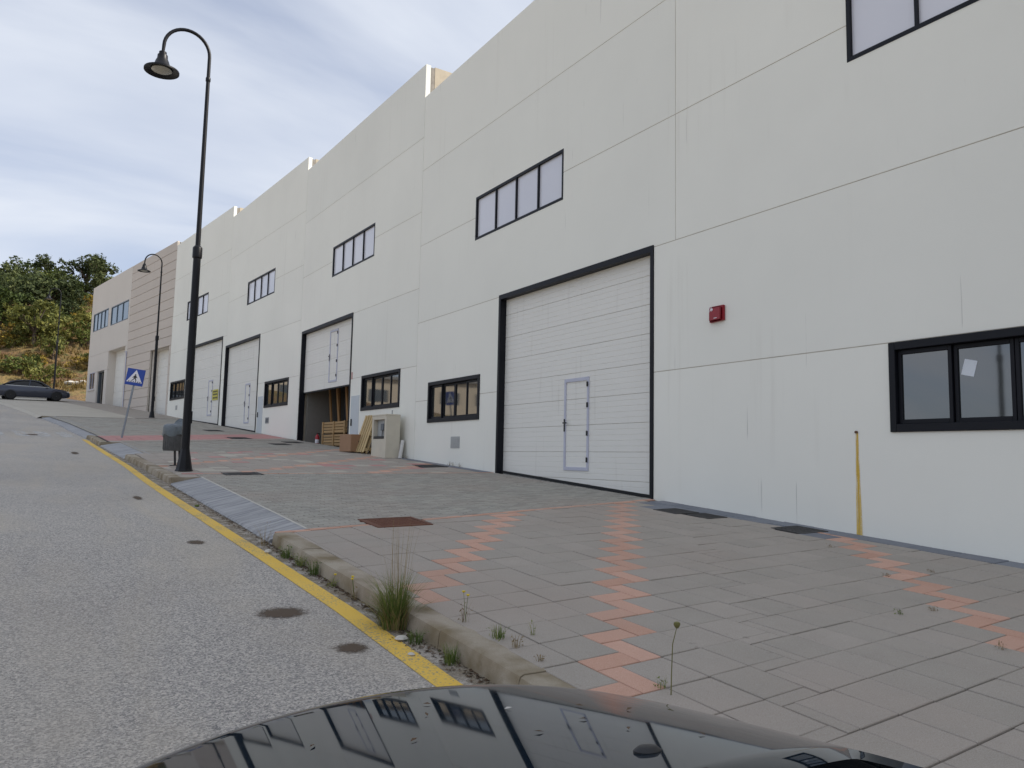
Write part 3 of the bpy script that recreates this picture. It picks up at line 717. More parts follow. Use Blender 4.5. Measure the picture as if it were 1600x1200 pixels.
def lower_window(root, s0, s1, z0, z1, panemat='pane_dark', n=4):
    t = .085; e = frame_rect(s0, s1, z0, z1, t, -.14, .03, .10).build('window', 'frame_black', root, bevel=.006)
    W = (s1-s0-2*t)/n
    for k in range(n):
        a_, b_ = s0+t+W*k, s0+t+W*(k+1); y = -.055 if k in (0, 3) else -.09
        frame_rect(a_+.004, b_-.004, z0+.103, z1-.103, .045, y-.03, y+.02, .055).build('sash', 'frame_black', e, bevel=.004)
        MB().box(a_+.05, b_-.05, y-.012, y-.004, z0+.15, z1-.15).build('pane', panemat, e)
    return e
# rib profile of a door section, 0.54 m tall
def section_mesh(L, h=.54):
    prof = [(0.0, -.02), (0.006, 0.0)]
    for k in range(1, 5):
        z = h*k/5; prof += [(z-.007, 0.0), (z, -.006), (z+.007, 0.0)]
    prof += [(h-.006, 0.0), (h, -.02)]
    v = []; f = []
    for (z, y) in prof: v += [(0, y, z), (L, y, z)]
    for i in range(len(prof)-1): f.append((2*i, 2*i+1, 2*i+3, 2*i+2))
    v += [(0, -.05, 0), (L, -.05, 0), (L, -.05, h), (0, -.05, h)]; k = len(prof)*2
    f.append((k+3, k+2, k+1, k))
    me = MB().add(v, f).mesh('door_section', recalc=False); me.materials.append(MAT['door_white']); return me
def sectional_door(root, s0, s1, zt, zb, line0, wick, rec=-.15, bottom=None, handle_left=False):
    """s0..s1 clear opening; zt top; zb lowest; line0 = height of one section joint; bottom = lower edge if raised"""
    d = bpy.data.objects.new('sectional_door', None); COL.objects.link(d); d.parent = root
    me = section_mesh(s1-s0)
    low = bottom if bottom is not None else zb
    z = line0
    while z-.54 > low-.5: z -= .54
    if bottom is not None: z = bottom
    while z < zt+.05:
        o = put('door_section', me, d); o.location = (s0, rec, z); z += .54
    # wicket
    (w0, w1, z0, z1) = wick; y0, y1 = rec+.002, rec+.022; t = .055
    wk_ = frame_rect(w0, w1, z0, z1, t, y0-.01, y1, .07).build('wicket_frame', 'alu', d, bevel=.003)
    hs = w1 if handle_left else w1
    # hinges on the near side (low s), handle on the far side
    for zz_ in (z0+.22, z0+.75, z0+1.32, z1-.15): 
        MB().box(w0+.01, w0+.042, y1, y1+.03, zz_-.05, zz_+.05).build('hinge', 'plastic_black', wk_, bevel=.005)
    MB().box(w1-.045, w1-.012, y1, y1+.014, z0+.80, z0+1.06).box(w1-.14, w1-.02, y1+.03, y1+.05, z0+.965, z0+.99).box(w1-.035, w1-.018, y1, y1+.05, z0+.967, z0+.988).build('handle', 'plastic_black', wk_)
    if bottom is not None:
        MB().box(s0, s1, rec-.045, rec-.003, bottom-.05, bottom).build('rubber_seal', 'rubber', d)
    return d
def door_frame(root, s0, s1, zb, zt, t=.08, mat='frame_black', rec=-.2):
    m = MB().box(s0-.001, s0+t, rec, .02, zb, zt).box(s1-t, s1+.001, rec, .02, zb, zt).box(s0+t, s1-t, rec, .02, zt-.11, zt)
    return m.build('door_frame', mat, root)
def body(root, s0, s1, zb, zt, depth=22, interior=None, wall='concrete_tan'):
    """roof, side and back walls, set behind the panel skin"""
    b = MB(); b.box(s0+.01, s0+.20, -depth, -.30, zb, zt-.02).build('side_wall', wall, root)
    MB().box(s0+.012, s0+.20, -.29, -.175, zb, zt-.06).build('panel_edge', 'concrete_edge', root)
    MB().box(s1-.20, s1-.01, -depth, -.18, zb, zt-.06).build('side_wall', wall, root)
    MB().box(s0+.2, s1-.2, -depth, -depth+.2, zb, zt-.06).build('back_wall', wall, root)
    MB().box(s0+.2, s1-.2, -depth+.2, -.18, zt-1.3, zt-1.1).build('roof', 'roofing', root)
    MB().box(s0+.2, s1-.2, -.17, -.165, zt-1.1, zt-.1).build('parapet_back', wall, root)
def joints(root, s0, s1, zl):
    m = MB()
    for z in zl: m.box(s0, s1, -.06, -.02, z-.05, z+.05)
    m.build('joint_seal', 'joint', root)
PH = 2.28
def panels(root, s0, s1, z0, z1, ops, mat, name='wall_panel', **k):
    """one panel object per stretch of wall between openings that cut the whole row"""
    full = sorted((o for o in ops if o[2] <= z0+.02 and o[3] >= z1-.02 and o[1] > s0 and o[0] < s1), key=lambda o: o[0]); a_ = s0
    for o in full+[(s1, s1, 0, 0)]:
        b_ = min(o[0], s1)
        if b_-a_ > .05: panel(a_, b_, z0, z1, ops, **k).build(name, mat, root)
        a_ = max(a_, o[1])
def root_at(name, i, label, cat='building'):
    p = PTS[i]; h = radians(HD[i])
    return thing(name, label, cat, (p.x, p.y, ZC), pi/2-h)   # local x = along the street, y = towards the street, z = height above camera level
def warehouse(name, i, label, L, z4, kind, s_start=0.0, near_extra=None, door_bottom=None, line0=None):
    r = root_at(name, i, label); zr = z4+9.13; lev = [z4, z4+2.275, z4+4.56, z4+6.84, zr]
    zb = foot(SS[i])-ZC-2.2 if i else -4.0
    o = 0.0 if not near_extra else near_extra
    if kind == 'R':   # door on the near side
        door = (o+.55, o+5.93, zb-1, z4+2.31); lw = (o+6.78, o+9.66, z4-.63, z4+.49)
    else:
        door = (o+4.97, o+10.32, zb-1, z4+2.31); lw = (o+1.06, o+3.98, z4-1.14, z4+.02)
    uw = (o+3.38, o+7.21, z4+3.96, z4+5.09)
    ops = [door, lw, uw]; far = o+L
    if near_extra:
        lw2 = (o-6.77, o-3.87, z4-1.15, z4-.005); uw2 = (o-7.21, o-3.37, z4+4.01, z4+5.14); ops += [lw2, uw2]
    small = None
    if kind == 'L': small = (o+4.13, o+4.83, zb-1, z4-.60); 
    z_ = [zb]+lev
    for k in range(5):
        if near_extra:
            if k < 2:
                panel(-20, o+.55, z_[k], z_[k+1], ops).build('wall_panel', 'wall_white', r)
                panel(o+5.93 if True else 0, far, z_[k], z_[k+1], ops).build('wall_panel', 'wall_white', r)
                if k == 1: panel(o+.55, o+5.93, z4+2.31-.0, z_[2], ops, gap=0).v
            else:
                panel(-20, o-10.5, z_[k], z_[k+1], ops).build('wall_panel', 'wall_white', r)
                panel(o-10.5, o, z_[k], z_[k+1], ops).build('wall_panel', 'wall_white', r); panel(o, far, z_[k], z_[k+1], ops).build('wall_panel', 'wall_white', r)
        else:
            panels(r, 0, far, z_[k], z_[k+1], ops, 'wall_white')
    s0 = -20 if near_extra else 0
    # joint filler, kept clear of the openings
    m = MB()
    for z in lev[:-1]:
        cuts = [s0, far]
        segs = [(s0, far)]
        for op in ops:
            if op[2] < z < op[3]:
                segs = [q for (a_, b_) in segs for q in ((a_, min(b_, op[0])), (max(a_, op[1]), b_)) if q[1]-q[0] > .01]
        for (a_, b_) in segs: m.box(a_, b_, -.05, -.007, z-.03, z+.03)
    m.box(far-.03, far+.03, -.05, -.0075, zb, zr-.02)
    if near_extra: m.box(o-.03, o+.03, -.05, -.0075, z_[2], zr-.02); m.box(o-10.53, o-10.47, -.05, -.0075, z_[2], zr-.02)
    m.build('joint_seal', 'joint', r)
    body(r, s0, far, zb, zr, 22)
    door_frame(r, door[0], door[1], zb, door[3])
    upper_window(r, *uw); lower_window(r, *lw)
    if near_extra: upper_window(r, *uw2); lower_window(r, *lw2)
    return r, door, lw, uw, zb, zr, o
wa, dA, lwA, uwA, zbA, zrA, oA = warehouse('warehouse', 0, 'nearest white warehouse unit with a big closed door and red alarm box', 10.50, 1.60, 'R', near_extra=9.61)
sectional_door(wa, dA[0]+.08, dA[1]-.08, 3.81, -1.0, -.35, (12.20, 13.03, -.19, 1.70))
MB().box(17.36, 17.84, -.02, .012, .27, .57).box(17.39, 17.81, .012, .017, .30, .54).build('wall_hatch', 'steel_box', wa)
for k in range(5): MB().box(17.41, 17.79, .017, .022, .325+k*.042, .345+k*.042).build('hatch_louvre', 'steel_box', wa)
wb, dB, lwB, uwB, zbB, zrB, _ = warehouse('warehouse', 1, 'white warehouse unit with its big door half raised', 10.55, 2.64, 'L')
sectional_door(wb, dB[0]+.08, dB[1]-.08, 4.85, 0, 2.52, (6.68, 7.50, 2.70, 4.64), bottom=2.50)
wc, dC, lwC, uwC, zbC, zrC, _ = warehouse('warehouse', 2, 'white warehouse unit between the half-open door and the yellow notice', 10.28, 3.20, 'L')
sectional_door(wc, dC[0]+.08, dC[1]-.08, 5.42, .6, 1.30, (6.50, 7.20, 1.46, 3.36))
wd, dD, lwD, uwD, zbD, zrD, _ = warehouse('warehouse', 3, 'farthest white warehouse unit, with a yellow notice on its door', 10.15, 3.78, 'R')
sectional_door(wd, dD[0]+.08, dD[1]-.08, 5.98, 1.0, 1.95, (2.22, 2.92, 2.02, 3.94))
for r, d_, za, zb_ in ((wa, dA, -.64, -.31), (wc, dC, .99, 1.38), (wd, dD, 1.46, 1.84)):
    MB().bar((d_[0]+.08, -.135, za+.03), (d_[1]-.08, -.135, zb_+.03), .05, .055).build('door_seal', 'rubber', r)
# small steel doors beside the L-type doors, meter hatches
for r, z4, zf in ((wb, 2.64, .28), (wc, 3.20, .92)):
    MB().box(4.14, 4.84, -.01, .012, zf-.6, z4-.60).build('side_door', 'grey_door', r, bevel=.004)
    MB().box(4.70, 4.735, .012, .05, zf+.75, zf+.98).build('side_door_handle', 'plastic_black', r)
MB().box(3.24, 3.68, -.01, .015, 1.36, 1.63).build('wall_hatch', 'steel_box', wc)
MB().box(3.28, 3.64, .015, .02, 1.40, 1.59).build('hatch_louvre', 'frame_slate', wc)
MB().box(8.0, 8.35, -.01, .015, 2.55, 2.80).build('wall_hatch', 'steel_box', wd)
MB().box(4.82, 4.90, .0, .012, 2.62, 2.86).build('wall_tag', 'pink_slab', wb)
# interior of the half-open unit
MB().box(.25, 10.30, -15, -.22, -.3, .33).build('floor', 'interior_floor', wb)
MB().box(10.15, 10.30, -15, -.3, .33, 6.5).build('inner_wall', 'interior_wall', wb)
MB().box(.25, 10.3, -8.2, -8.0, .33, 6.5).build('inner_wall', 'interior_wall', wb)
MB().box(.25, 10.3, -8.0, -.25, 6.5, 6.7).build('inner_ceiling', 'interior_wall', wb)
MB().box(9.2, 9.62, -2.2, -1.75, .33, 6.5).build('column', 'frame_slate', wb)
MB().tube([(9.15, -1.5, .33), (9.15, -1.5, 6.0)], .06, 8).build('downpipe', 'frame_slate', wb)
# rust run and stub on the nearest wall
MB().lathe([(.018, 0), (.018, .03), (.010, .035)], 10).build('pipe_stub', 'bolt_rust', wa).matrix_local = Matrix.Translation((6.225, .0, .46)) @ Matrix.Rotation(-pi/2, 4, 'X')
m = MB(); m.add([(6.205, .003, .45), (6.245, .003, .45), (6.262, .003, -.95), (6.17, .003, -.95)], [(0, 1, 2, 3)]); m.build('rust_run', 'rust_run', wa)
m = MB(); m.add([(6.216, .0045, .45), (6.236, .0045, .45), (6.235, .0045, -.95), (6.205, .0045, -.95)], [(0, 1, 2, 3)]); m.build('rust_run', 'rust_run', wa)
# ------------------------------------------------------------------ beige building at the end
be = root_at('warehouse', 4, 'beige building at the end of the row, ribbed on its right half'); zr = 13.22; zb = .5
opsE = [(9.75, 14.05, -5, 7.52), (.36, 4.0, -5, 6.62), (14.85, 16.75, -5, 6.15), (17.5, 19.05, 4.83, 6.2), (14.80, 19.06, 9.50, 10.95), (9.60, 14.06, 9.45, 10.88)]
z = zr; k = 0
while z > 1.0:
    z2 = z-.60; panels(be, 0, 9.25, z2, z, opsE, 'wall_ribbed', 'cladding_strip', gap=.016, depth=.12); z = z2
MB().box(4.0, 9.24, -.09, -.04, zb, zr-.1).box(.0, .35, -.09, -.04, zb, zr-.1).box(.3, 4.1, -.09, -.04, 6.65, zr-.1).build('joint_seal', 'joint', be)
for a_, b_ in ((zb, 6.16), (6.16, 7.54), (7.54, 10.4), (10.4, zr)):
    panels(be, 9.25, 19.79, a_, b_, opsE, 'wall_beige')
body(be, 0, 19.79, zb, zr, 22, wall='wall_beige')
upper_window(be, 14.80, 19.06, 9.50, 10.95, panemat='pane_blue', fm='frame_slate', t=.06)
upper_window(be, 9.60, 14.06, 9.45, 10.88, panemat='pane_blue', fm='frame_slate', n=3, t=.06)
upper_window(be, 17.5, 19.05, 4.83, 6.2, panemat='pane_dark', fm='alu', n=2, t=.06)
MB().box(17.35, 19.2, -.02, .06, 4.74, 4.825).build('window_sill', 'wall_beige', be)
for (s0, s1, zt) in ((9.75, 14.05, 7.52), (.36, 4.0, 6.62)):
    m = MB().box(s0-.02, s0-.002, -.6, -.16, zb, zt).box(s1+.002, s1+.02, -.6, -.16, zb, zt).box(s0, s1, -.6, -.16, zt, zt+.02); m.build('door_reveal', 'wall_beige', be)
    d = bpy.data.objects.new('roller_door', None); COL.objects.link(d); d.parent = be; me = section_mesh(s1-s0); z = 1.2
    while z < zt: o = put('door_section', me, d); o.location = (s0, -.55, z); z += .54
frame_rect(14.85, 16.75, zb, 6.15, .08, -.3, -.1).build('door_frame', 'frame_slate', be)
MB().box(14.93, 16.67, -.25, -.2, zb, 6.06).build('entrance_door', 'pane_dark', be)
MB().box(15.78, 15.82, -.19, -.15, zb, 6.06).build('door_meeting_rail', 'frame_black', be)
MB().tube([(9.2, .05, 3.0), (9.2, .05, 7.0), (9.2, .05, 7.05), (9.6, .05, 7.05)], .035, 8).build('wall_pipe', 'alu', be)

# building across the street (seen only in the glass and the bonnet)
t = thing('shed', 'long cream building across the street, seen reflected in the windows', 'building', (-26, 92, ZC+5.0), radians(8))
MB().box(-15, 11, 0, 9, -2, 5.2).build('wall', 'wall_cream', t); MB().box(-15.4, 11.4, -.4, 9.4, 5.2, 5.6).build('roof', 'roofing', t)
for k in range(5): MB().box(-14+k*5, -11.4+k*5, -.03, .02, 2.2, 3.8).build('window', 'pane_dark', t)

# ------------------------------------------------------------------ wall-mounted and standing objects
t = thing('alarm_box', 'red fire alarm sounder box with white flame mark on the white wall', 'alarm', (9.3, 8.64, ZC+2.42), pi/2)
MB().prism([(-.15, -.125), (.15, -.135), (.15, .125), (-.15, .125)], 0.0, .05).build('base', 'alarm_red', t, bevel=.008, segs=2)
MB().prism([(-.125, -.12), (.135, -.12), (.135, .11), (-.125, .11)], .05, .085).build('cover', 'alarm_red', t, bevel=.02, segs=3, smooth=True)
m = MB(); P_ = [(.10, .05), (.085, .085), (.06, .10), (.07, .08), (.05, .09), (.035, .07), (.045, .045), (.055, .065), (.065, .04), (.08, .04), (.075, .06)]
m.prism(P_, .0855, .088); m.build('flame_mark', 'print_white', t)
m = MB().prism([(.11, .03), (.118, .03), (.118, .10), (.06, .108), (.06, .102), (.11, .095)], .0855, .0875); m.build('mark_outline', 'print_white', t)
MB().box(-.045, .02, .0855, .0875, -.083, -.073).build('print_line', 'print_white', t)

t = thing('yellow_notice', 'small yellow notice with dark lettering on a far closed warehouse door', 'notice', tuple(PTS[3]+1.70*Vector((sin(radians(HD[3])), cos(radians(HD[3])))))+(ZC+3.10,), pi/2-radians(HD[3]))
MB().box(-.43, .43, -.126, -.118, -.28, .28).build('board', 'sign_yellow', t)
for zz_, n in ((.17, 5), (.02, 4), (-.16, 3)):
    for k in range(n):
        w_ = .70/n; MB().box(-.36+k*w_, -.36+k*w_+w_*.74, -.118, -.115, zz_-.045, zz_+.045).build('lettering', 'print_black', t)
t = thing('paper_sheet', 'white paper sheet taped crooked inside the right-hand window', 'paper', (9.3+.083, 4.86, ZC+1.21), pi/2)
m = MB(); q = [Matrix.Rotation(radians(15), 2) @ Vector(v) for v in ((-.075, -.095), (.075, -.095), (.075, .095), (-.075, .095))]
m.prism([tuple(v) for v in q], .0, .0025).build('sheet', 'paper', t)
t.location = (9.3+.0925, 4.80, ZC+1.20)

# meter cabinet by the half-open unit
def B1(s, w, dz=0.0): return P3(s, w, dz)
p = P3(21.18, .40, -.03); t = thing('meter_cabinet', 'cream concrete meter cabinet with an open niche against the white wall', 'cabinet', p, pi/2-radians(HD[1]))
m = MB(); X0, X1, Y0, Y1, H = -.50, .50, -.22, .22, 1.22
m.box(X0, X1, Y0, Y1-.14, 0, H).box(X0, X1, Y1-.14, Y1, 0, .55).box(X0, X1, Y1-.14, Y1, 1.12, H).box(X0, X0+.12, Y1-.14, Y1, .55, 1.12).box(X1-.1, X1, Y1-.14, Y1, .55, 1.12)
m.build('housing', 'meter_cream', t, recalc=True)
MB().box(X0+.13, X1-.11, Y1-.137, Y1-.13, .56, 1.11).build('back_plate', 'steel_box', t)
MB().box(X0+.35, X0+.55, Y1-.13, Y1-.07, .80, 1.0).build('meter', 'frame_slate', t, bevel=.01)
MB().tube([(X0+.45, Y1-.09, .8), (X0+.42, Y1-.07, .7), (X0+.5, Y1-.1, .56)], .012, 6).tube([(X0+.3, Y1-.09, 1.1), (X0+.27, Y1-.06, .85), (X0+.33, Y1-.1, .56)], .012, 6).build('cable', 'plastic_black', t)
MB().box(X0+.13, X1-.11, Y1-.12, Y1-.01, .56, .63).build('terminal_strip', 'plastic_black', t)
MB().box(X0-.01, X1+.01, Y0-.005, Y1+.012, H, H+.05).build('cap', 'meter_cream', t, bevel=.01)
MB().tube([(X0+.1, 0, H+.05), (X0+.1, 0, H+.17)], .02, 8).build('conduit', 'steel_box', t)
p = P3(20.55, .22, 0); t = thing('plastic_pipe', 'short white plastic pipe leaning against the cream cabinet', 'pipe', p, 0)
MB().tube([(0, 0, 0), (.12, .10, .52)], .055, 12).build('tube', 'pvc', t, smooth=True)
MB().lathe([(.045, 0), (.045, .004)], 12).build('bore', 'plastic_black', t).matrix_local = Matrix.Translation((.1215, .1012, .5265)) @ Matrix.Rotation(.29, 4, (-.64, .77, 0))
# pallets
def pallet(t, name_mat):
    for x in (-.34, 0, .34):
        for z in (.05, .55, 1.05): MB().box(x-.05, x+.05, -.055, .025, z, z+.1).build('block', name_mat, t)
    for x in (-.35, -.175, 0, .175, .35): MB().box(x-.055, x+.055, .047, .069, 0, 1.2).build('deck_board', name_mat, t)
    for z in (.05, .55, 1.05): MB().box(-.4, .4, .026, .046, z, z+.1).build('stringer_board', name_mat, t)
    for x in (-.34, 0, .34): MB().box(x-.05, x+.05, -.077, -.056, 0, 1.2).build('bottom_board', name_mat, t)
for k, (s, w, lean, yaw, lab) in enumerate(((22.75, .53, 18, 0, 'pale wooden pallet leaning against the wall, outermost of two'), (23.0, .33, 15, 4, 'pale wooden pallet leaning against the wall behind another'))):
    t = thing('pallet', lab, 'pallet', P3(s, w, .02), 0, 'pallets leaning by the half-open unit')
    t.rotation_euler = (Matrix.Rotation(pi/2-radians(HD[1]-yaw), 4, 'Z') @ Matrix.Rotation(radians(lean), 4, 'X')).to_euler()
    pallet(t, 'pallet_wood')
p = P3(23.33, .55, .01); t = thing('cardboard_box', 'brown cardboard box on the pavement beside the leaning pallets', 'box', p, pi/2-radians(HD[1])+radians(6))
MB().box(-.37, .37, -.26, .26, 0, .54).build('carton', 'cardboard', t, bevel=.006)
MB().box(-.37, .37, -.025, .025, .541, .5425).build('tape', 'paper', t); MB().box(-.375, -.371, -.12, .0, .30, .34).build('hand_hole', 'plastic_black', t)
# crates inside the doorway
def crate(t):
    L, W, H = 2.3, .8, .46
    for y in (-W/2, W/2):
        for k in range(4): MB().box(-L/2, L/2, y-.011, y+.011, .05+k*.105, .05+k*.105+.08).build('slat', 'crate_wood', t)
    for x in (-L/2, L/2):
        for k in range(4): MB().box(x-.011, x+.011, -W/2+.012, W/2-.012, .05+k*.105, .05+k*.105+.08).build('slat', 'crate_wood', t)
    for x in (-L/2+.05, -.02, L/2-.05):
        for y in (-W/2-.03, W/2+.03): MB().box(x-.05, x+.05, y-.018, y+.018, 0, H).build('post', 'crate_wood', t)
    MB().box(-L/2+.03, L/2-.03, -W/2+.02, W/2-.02, .02, .045).build('base_board', 'crate_wood', t)
cz = .35+ZC
cpos = P2(27.45, -.78)
for k, lab in ((0, 'lower slatted wooden crate standing in the half-open doorway'), (1, 'upper slatted wooden crate stacked in the half-open doorway')):
    t = thing('wooden_crate', lab, 'crate', (cpos.x, cpos.y, cz+k*.47), pi/2-radians(HD[1]), 'crates in the doorway'); crate(t)
for k in range(7):
    q = P2(28.15+k*.28, -1.25-.10*(k % 3)); hgt = 2.6+.25*((k*5) % 4)
    t = thing('timber_board', ['leftmost', 'second', 'third', 'fourth', 'fifth', 'sixth', 'rightmost'][6-k]+' of the boards standing upright inside the doorway', 'board', (q.x, q.y, cz), pi/2, 'boards stored in the half-open unit')
    MB().box(-.09, .09, -.02, .02, 0, hgt).build('board', 'timber', t).rotation_euler = (radians(-5+k % 3), radians((k % 4)-1.5), 0)
q = P2(29.25, -.40); t = thing('fire_extinguisher', 'red fire extinguisher on the floor inside the half-open door', 'extinguisher', (q.x, q.y, cz), 0)
MB().lathe([(.075, 0), (.08, .02), (.08, .36), (.06, .43), (.025, .46), (.025, .5)], 14).build('cylinder', 'red_paint', t, smooth=True)
MB().box(-.03, .09, -.012, .012, .5, .53).build('valve', 'plastic_black', t); MB().tube([(.05, 0, .5), (.12, 0, .42), (.1, 0, .15)], .012, 6).build('hose', 'plastic_black', t)
MB().lathe([(.0805, .14), (.0805, .28)], 14, cap=False).build('label_band', 'print_white', t)

# ------------------------------------------------------------------ street lamps
def make_lamp(label, loc, rz=0.0, group='black street lamps along the kerb'):
    t = thing('street_lamp', label, 'street lamp', loc, rz, group)
    MB().lathe([(.175, 0), (.18, .02), (.16, .06), (.095, .42), (.085, .48)], 8).build('base', 'lamp_paint', t, smooth=False)
    MB().lathe([(.084, .47), (.076, 4.5)], 18).build('pole', 'lamp_paint', t, smooth=True)
    MB().lathe([(.08, 4.48), (.098, 4.50), (.098, 4.70), (.09, 4.72), (.055, 4.76)], 18).build('collar', 'lamp_paint', t, smooth=True)
    MB().lathe([(.052, 4.7), (.040, 8.42)], 16).build('upper_pole', 'lamp_paint', t, smooth=True)
    MB().lathe([(.044, 8.38), (.052, 8.40), (.052, 8.46), (.044, 8.48)], 16).build('ferrule', 'lamp_paint', t, smooth=True)
    path = [(0, 0, 8.4), (0, 0, 8.93)]; r = .455
    path += [(-r+r*cos(radians(a_)), 0, 8.93+r*1.04*sin(radians(a_))) for a_ in range(10, 181, 10)]+[(-2*r-.01, 0, 8.78)]
    MB().tube(path, [.038]+[.036]*(len(path)-2)+[.030], 12).build('arm', 'lamp_paint', t, smooth=True)
    c = (-2*r-.01, 0, 8.37)
    hd = MB().lathe([(.045, .42), (.075, .40), (.075, .35), (.085, .34), (.10, .33), (.105, .25), (.13, .20), (.16, .10), (.20, .055), (.30, .02), (.345, 0), (.345, -.03), (.33, -.03), (.28, .0), (.18, .03)], 28, c, cap=False).build('shade', 'lamp_paint', t, smooth=True)
    MB().lathe([(.19, .03), (.20, .0), (.12, -.035), (.02, -.05)], 24, c).build('lens', 'lamp_lens', hd, smooth=True)
    MB().box(.05, .095, -.04, .04, 1.0, 1.25).build('access_hatch', 'lamp_paint', t)
    return t
lp1 = make_lamp('tall black street lamp nearest the camera, beside the litter bin', (2.73, 17.04, ZC-.385))
def lampcopy(label, loc, rz):
    c = copy_tree(lp1); c.location = loc; c.rotation_euler = (0, 0, rz); c['label'] = label; return c
lampcopy('black street lamp standing in front of the beige building', (5.76, 47.6, ZC+1.90), radians(6))
lampcopy('farthest black street lamp, behind the dark car against the hill', (1.49, 79.0, ZC+5.0), radians(10))
lampcopy('black street lamp across the street, seen only reflected in a window', (-8.6, 13.0, ZC-.9), radians(180))

# ------------------------------------------------------------------ litter bin, crossing sign
t = thing('litter_bin', 'grey litter bin with a plastic bag over its rim, beside the lamp', 'litter bin', (2.72, 18.55, ZC-.285), 0)
MB().lathe([(.205, .33), (.21, .34), (.215, .80), (.205, .80), (.2, .40)], 24).build('drum', 'bin_metal', t, smooth=True)
for k in range(24):
    a_ = 2*pi*k/24
    MB().box(-.008, .008, -.003, .003, .36, .78).build('drum_rib', 'bin_metal', t).matrix_local = Matrix.Rotation(a_, 4, 'Z') @ Matrix.Translation((0, .214, 0))
MB().tube([(.03, -.05, .34), (.05, -.06, .02)], .024, 8).build('leg', 'plastic_black', t); MB().tube([(.13, -.02, .34), (.15, -.02, .02)], .024, 8).build('leg', 'plastic_black', t)
MB().box(-.06, .09, -.11, -.01, 0, .02).build('foot', 'plastic_black', t, bevel=.006); MB().box(.07, .24, -.06, .04, 0, .021).build('foot', 'plastic_black', t, bevel=.006)
rng = random.Random(3); m = MB(); n = 36; prof = [(.222, .66), (.236, .70), (.24, .78), (.235, .86), (.215, .89), (.16, .92), (.05, .93)]
v = []; f = []
for i, (r, z) in enumerate(prof):
    for j in range(n):
        a_ = 2*pi*j/n; k = 1+.05*sin(5*a_+i)+.03*sin(11*a_+2*i)+rng.uniform(-.012, .012)
        top = .13*max(0, cos(a_-.5))**2*max(0, i-3)/3; ex = .10*max(0, cos(a_-.3))**3*(i/6)
        v.append((r*k*cos(a_)+ex, r*k*sin(a_), z+top+rng.uniform(-.008, .008)+(.03*sin(4*a_) if i == 0 else 0)))
for i in range(len(prof)-1):
    for j in range(n): f.append((i*n+j, i*n+(j+1) % n, (i+1)*n+(j+1) % n, (i+1)*n+j))
f.append(tuple((len(prof)-1)*n+j for j in range(n))); m.add(v, f); m.build('bag', 'plastic_bag', t, smooth=True)

t = thing('crossing_sign', 'leaning blue pedestrian crossing sign on a grey pole', 'sign', (2.75, 30.41, ZC+.47), 0)
t.rotation_euler = (radians(-3), radians(7.5), radians(-20))
MB().box(-.032, .032, -.018, .018, -.1, 2.42).build('pole', 'pole_grey', t, bevel=.004)
pl = MB().box(-.30, .30, -.046, -.020, 1.92, 2.52).build('plate', 'sign_blue', t, bevel=.008)
def glyph(poly, y0, y1, mat, name): MB().prism([(x, 2.22+z) for x, z in poly], y0, y1).build(name, mat, pl)
glyph([(-.265, -.19), (.265, -.19), (0, .265)], -.050, -.0465, 'print_white', 'triangle')
glyph([(-.028, .085), (-.012, .108), (.014, .108), (.028, .088), (.018, .062), (-.012, .06)], -.0535, -.0505, 'print_black', 'walker_head')
glyph([(-.03, .055), (.025, .058), (.05, .02), (.085, -.012), (.075, -.028), (.035, -.005), (.028, -.04), (.05, -.085), (.065, -.135), (.04, -.138), (.018, -.09), (-.005, -.05), (-.03, -.09), (-.075, -.137), (-.105, -.132), (-.06, -.085), (-.035, -.04), (-.035, -.005), (-.07, -.035), (-.085, -.022), (-.055, .02)], -.0535, -.0505, 'print_black', 'walker')
for k in range(6):
    x = -.205+k*.075; s_ = .012
    glyph([(x, -.182), (x+.042, -.182), (x+.030+s_, -.145), (x+.006+s_, -.145)], -.0533, -.0505, 'print_black', 'crossing_bar')

# ------------------------------------------------------------------ dark saloon car at the end of the street
def loft(secs, n=None, cap=True):
    m = MB(); k = len(secs); n = len(secs[0]); v = [p for s_ in secs for p in s_]; f = []
    for i in range(k-1):
        for j in range(n): f.append((i*n+j, i*n+(j+1) % n, (i+1)*n+(j+1) % n, (i+1)*n+j))
    if cap: f.append(tuple(range(n))[::-1]); f.append(tuple((k-1)*n+j for j in range(n)))
    return m.add(v, f)
cp = Vector((-.10, 66.9, zs(*inv(.22, 66.6))))
car = thing('parked_car', 'dark blue saloon car stopped across the top of the street', 'car', cp, radians(8))
car.rotation_euler = (0, radians(-1.0), radians(8))
def ring(x, hw, zb_, zt_, r=.12):
    pts = []; 
    for (y, z) in ((-hw*.9, zb_), (-hw, zb_+.12), (-hw*1.0, zb_+(zt_-zb_)*.55), (-hw*.97, zt_-.10), (-hw*.90, zt_-.02), (-hw*.6, zt_+.01), (hw*.6, zt_+.01), (hw*.90, zt_-.02), (hw*.97, zt_-.10), (hw*1.0, zb_+(zt_-zb_)*.55), (hw, zb_+.12), (hw*.9, zb_)): pts.append((x, y, z))
    return pts
st = [(-2.42, .70, .42, .80), (-2.36, .80, .30, .96), (-2.0, .88, .24, 1.02), (-1.4, .92, .20, 1.01), (-.6, .93, .20, .99), (.3, .93, .20, .97), (1.0, .92, .20, .95), (1.5, .91, .20, .90), (2.0, .86, .22, .82), (2.28, .76, .26, .72), (2.40, .62, .34, .60)]
loft([ring(*q) for q in st]).build('body', 'paint_blue', car, smooth=True)
gs = [(-1.95, .62, .98, 1.02), (-1.35, .66, .96, 1.33), (-.7, .66, .95, 1.44), (.0, .66, .94, 1.45), (.5, .65, .93, 1.37), (1.15, .62, .90, .98)]
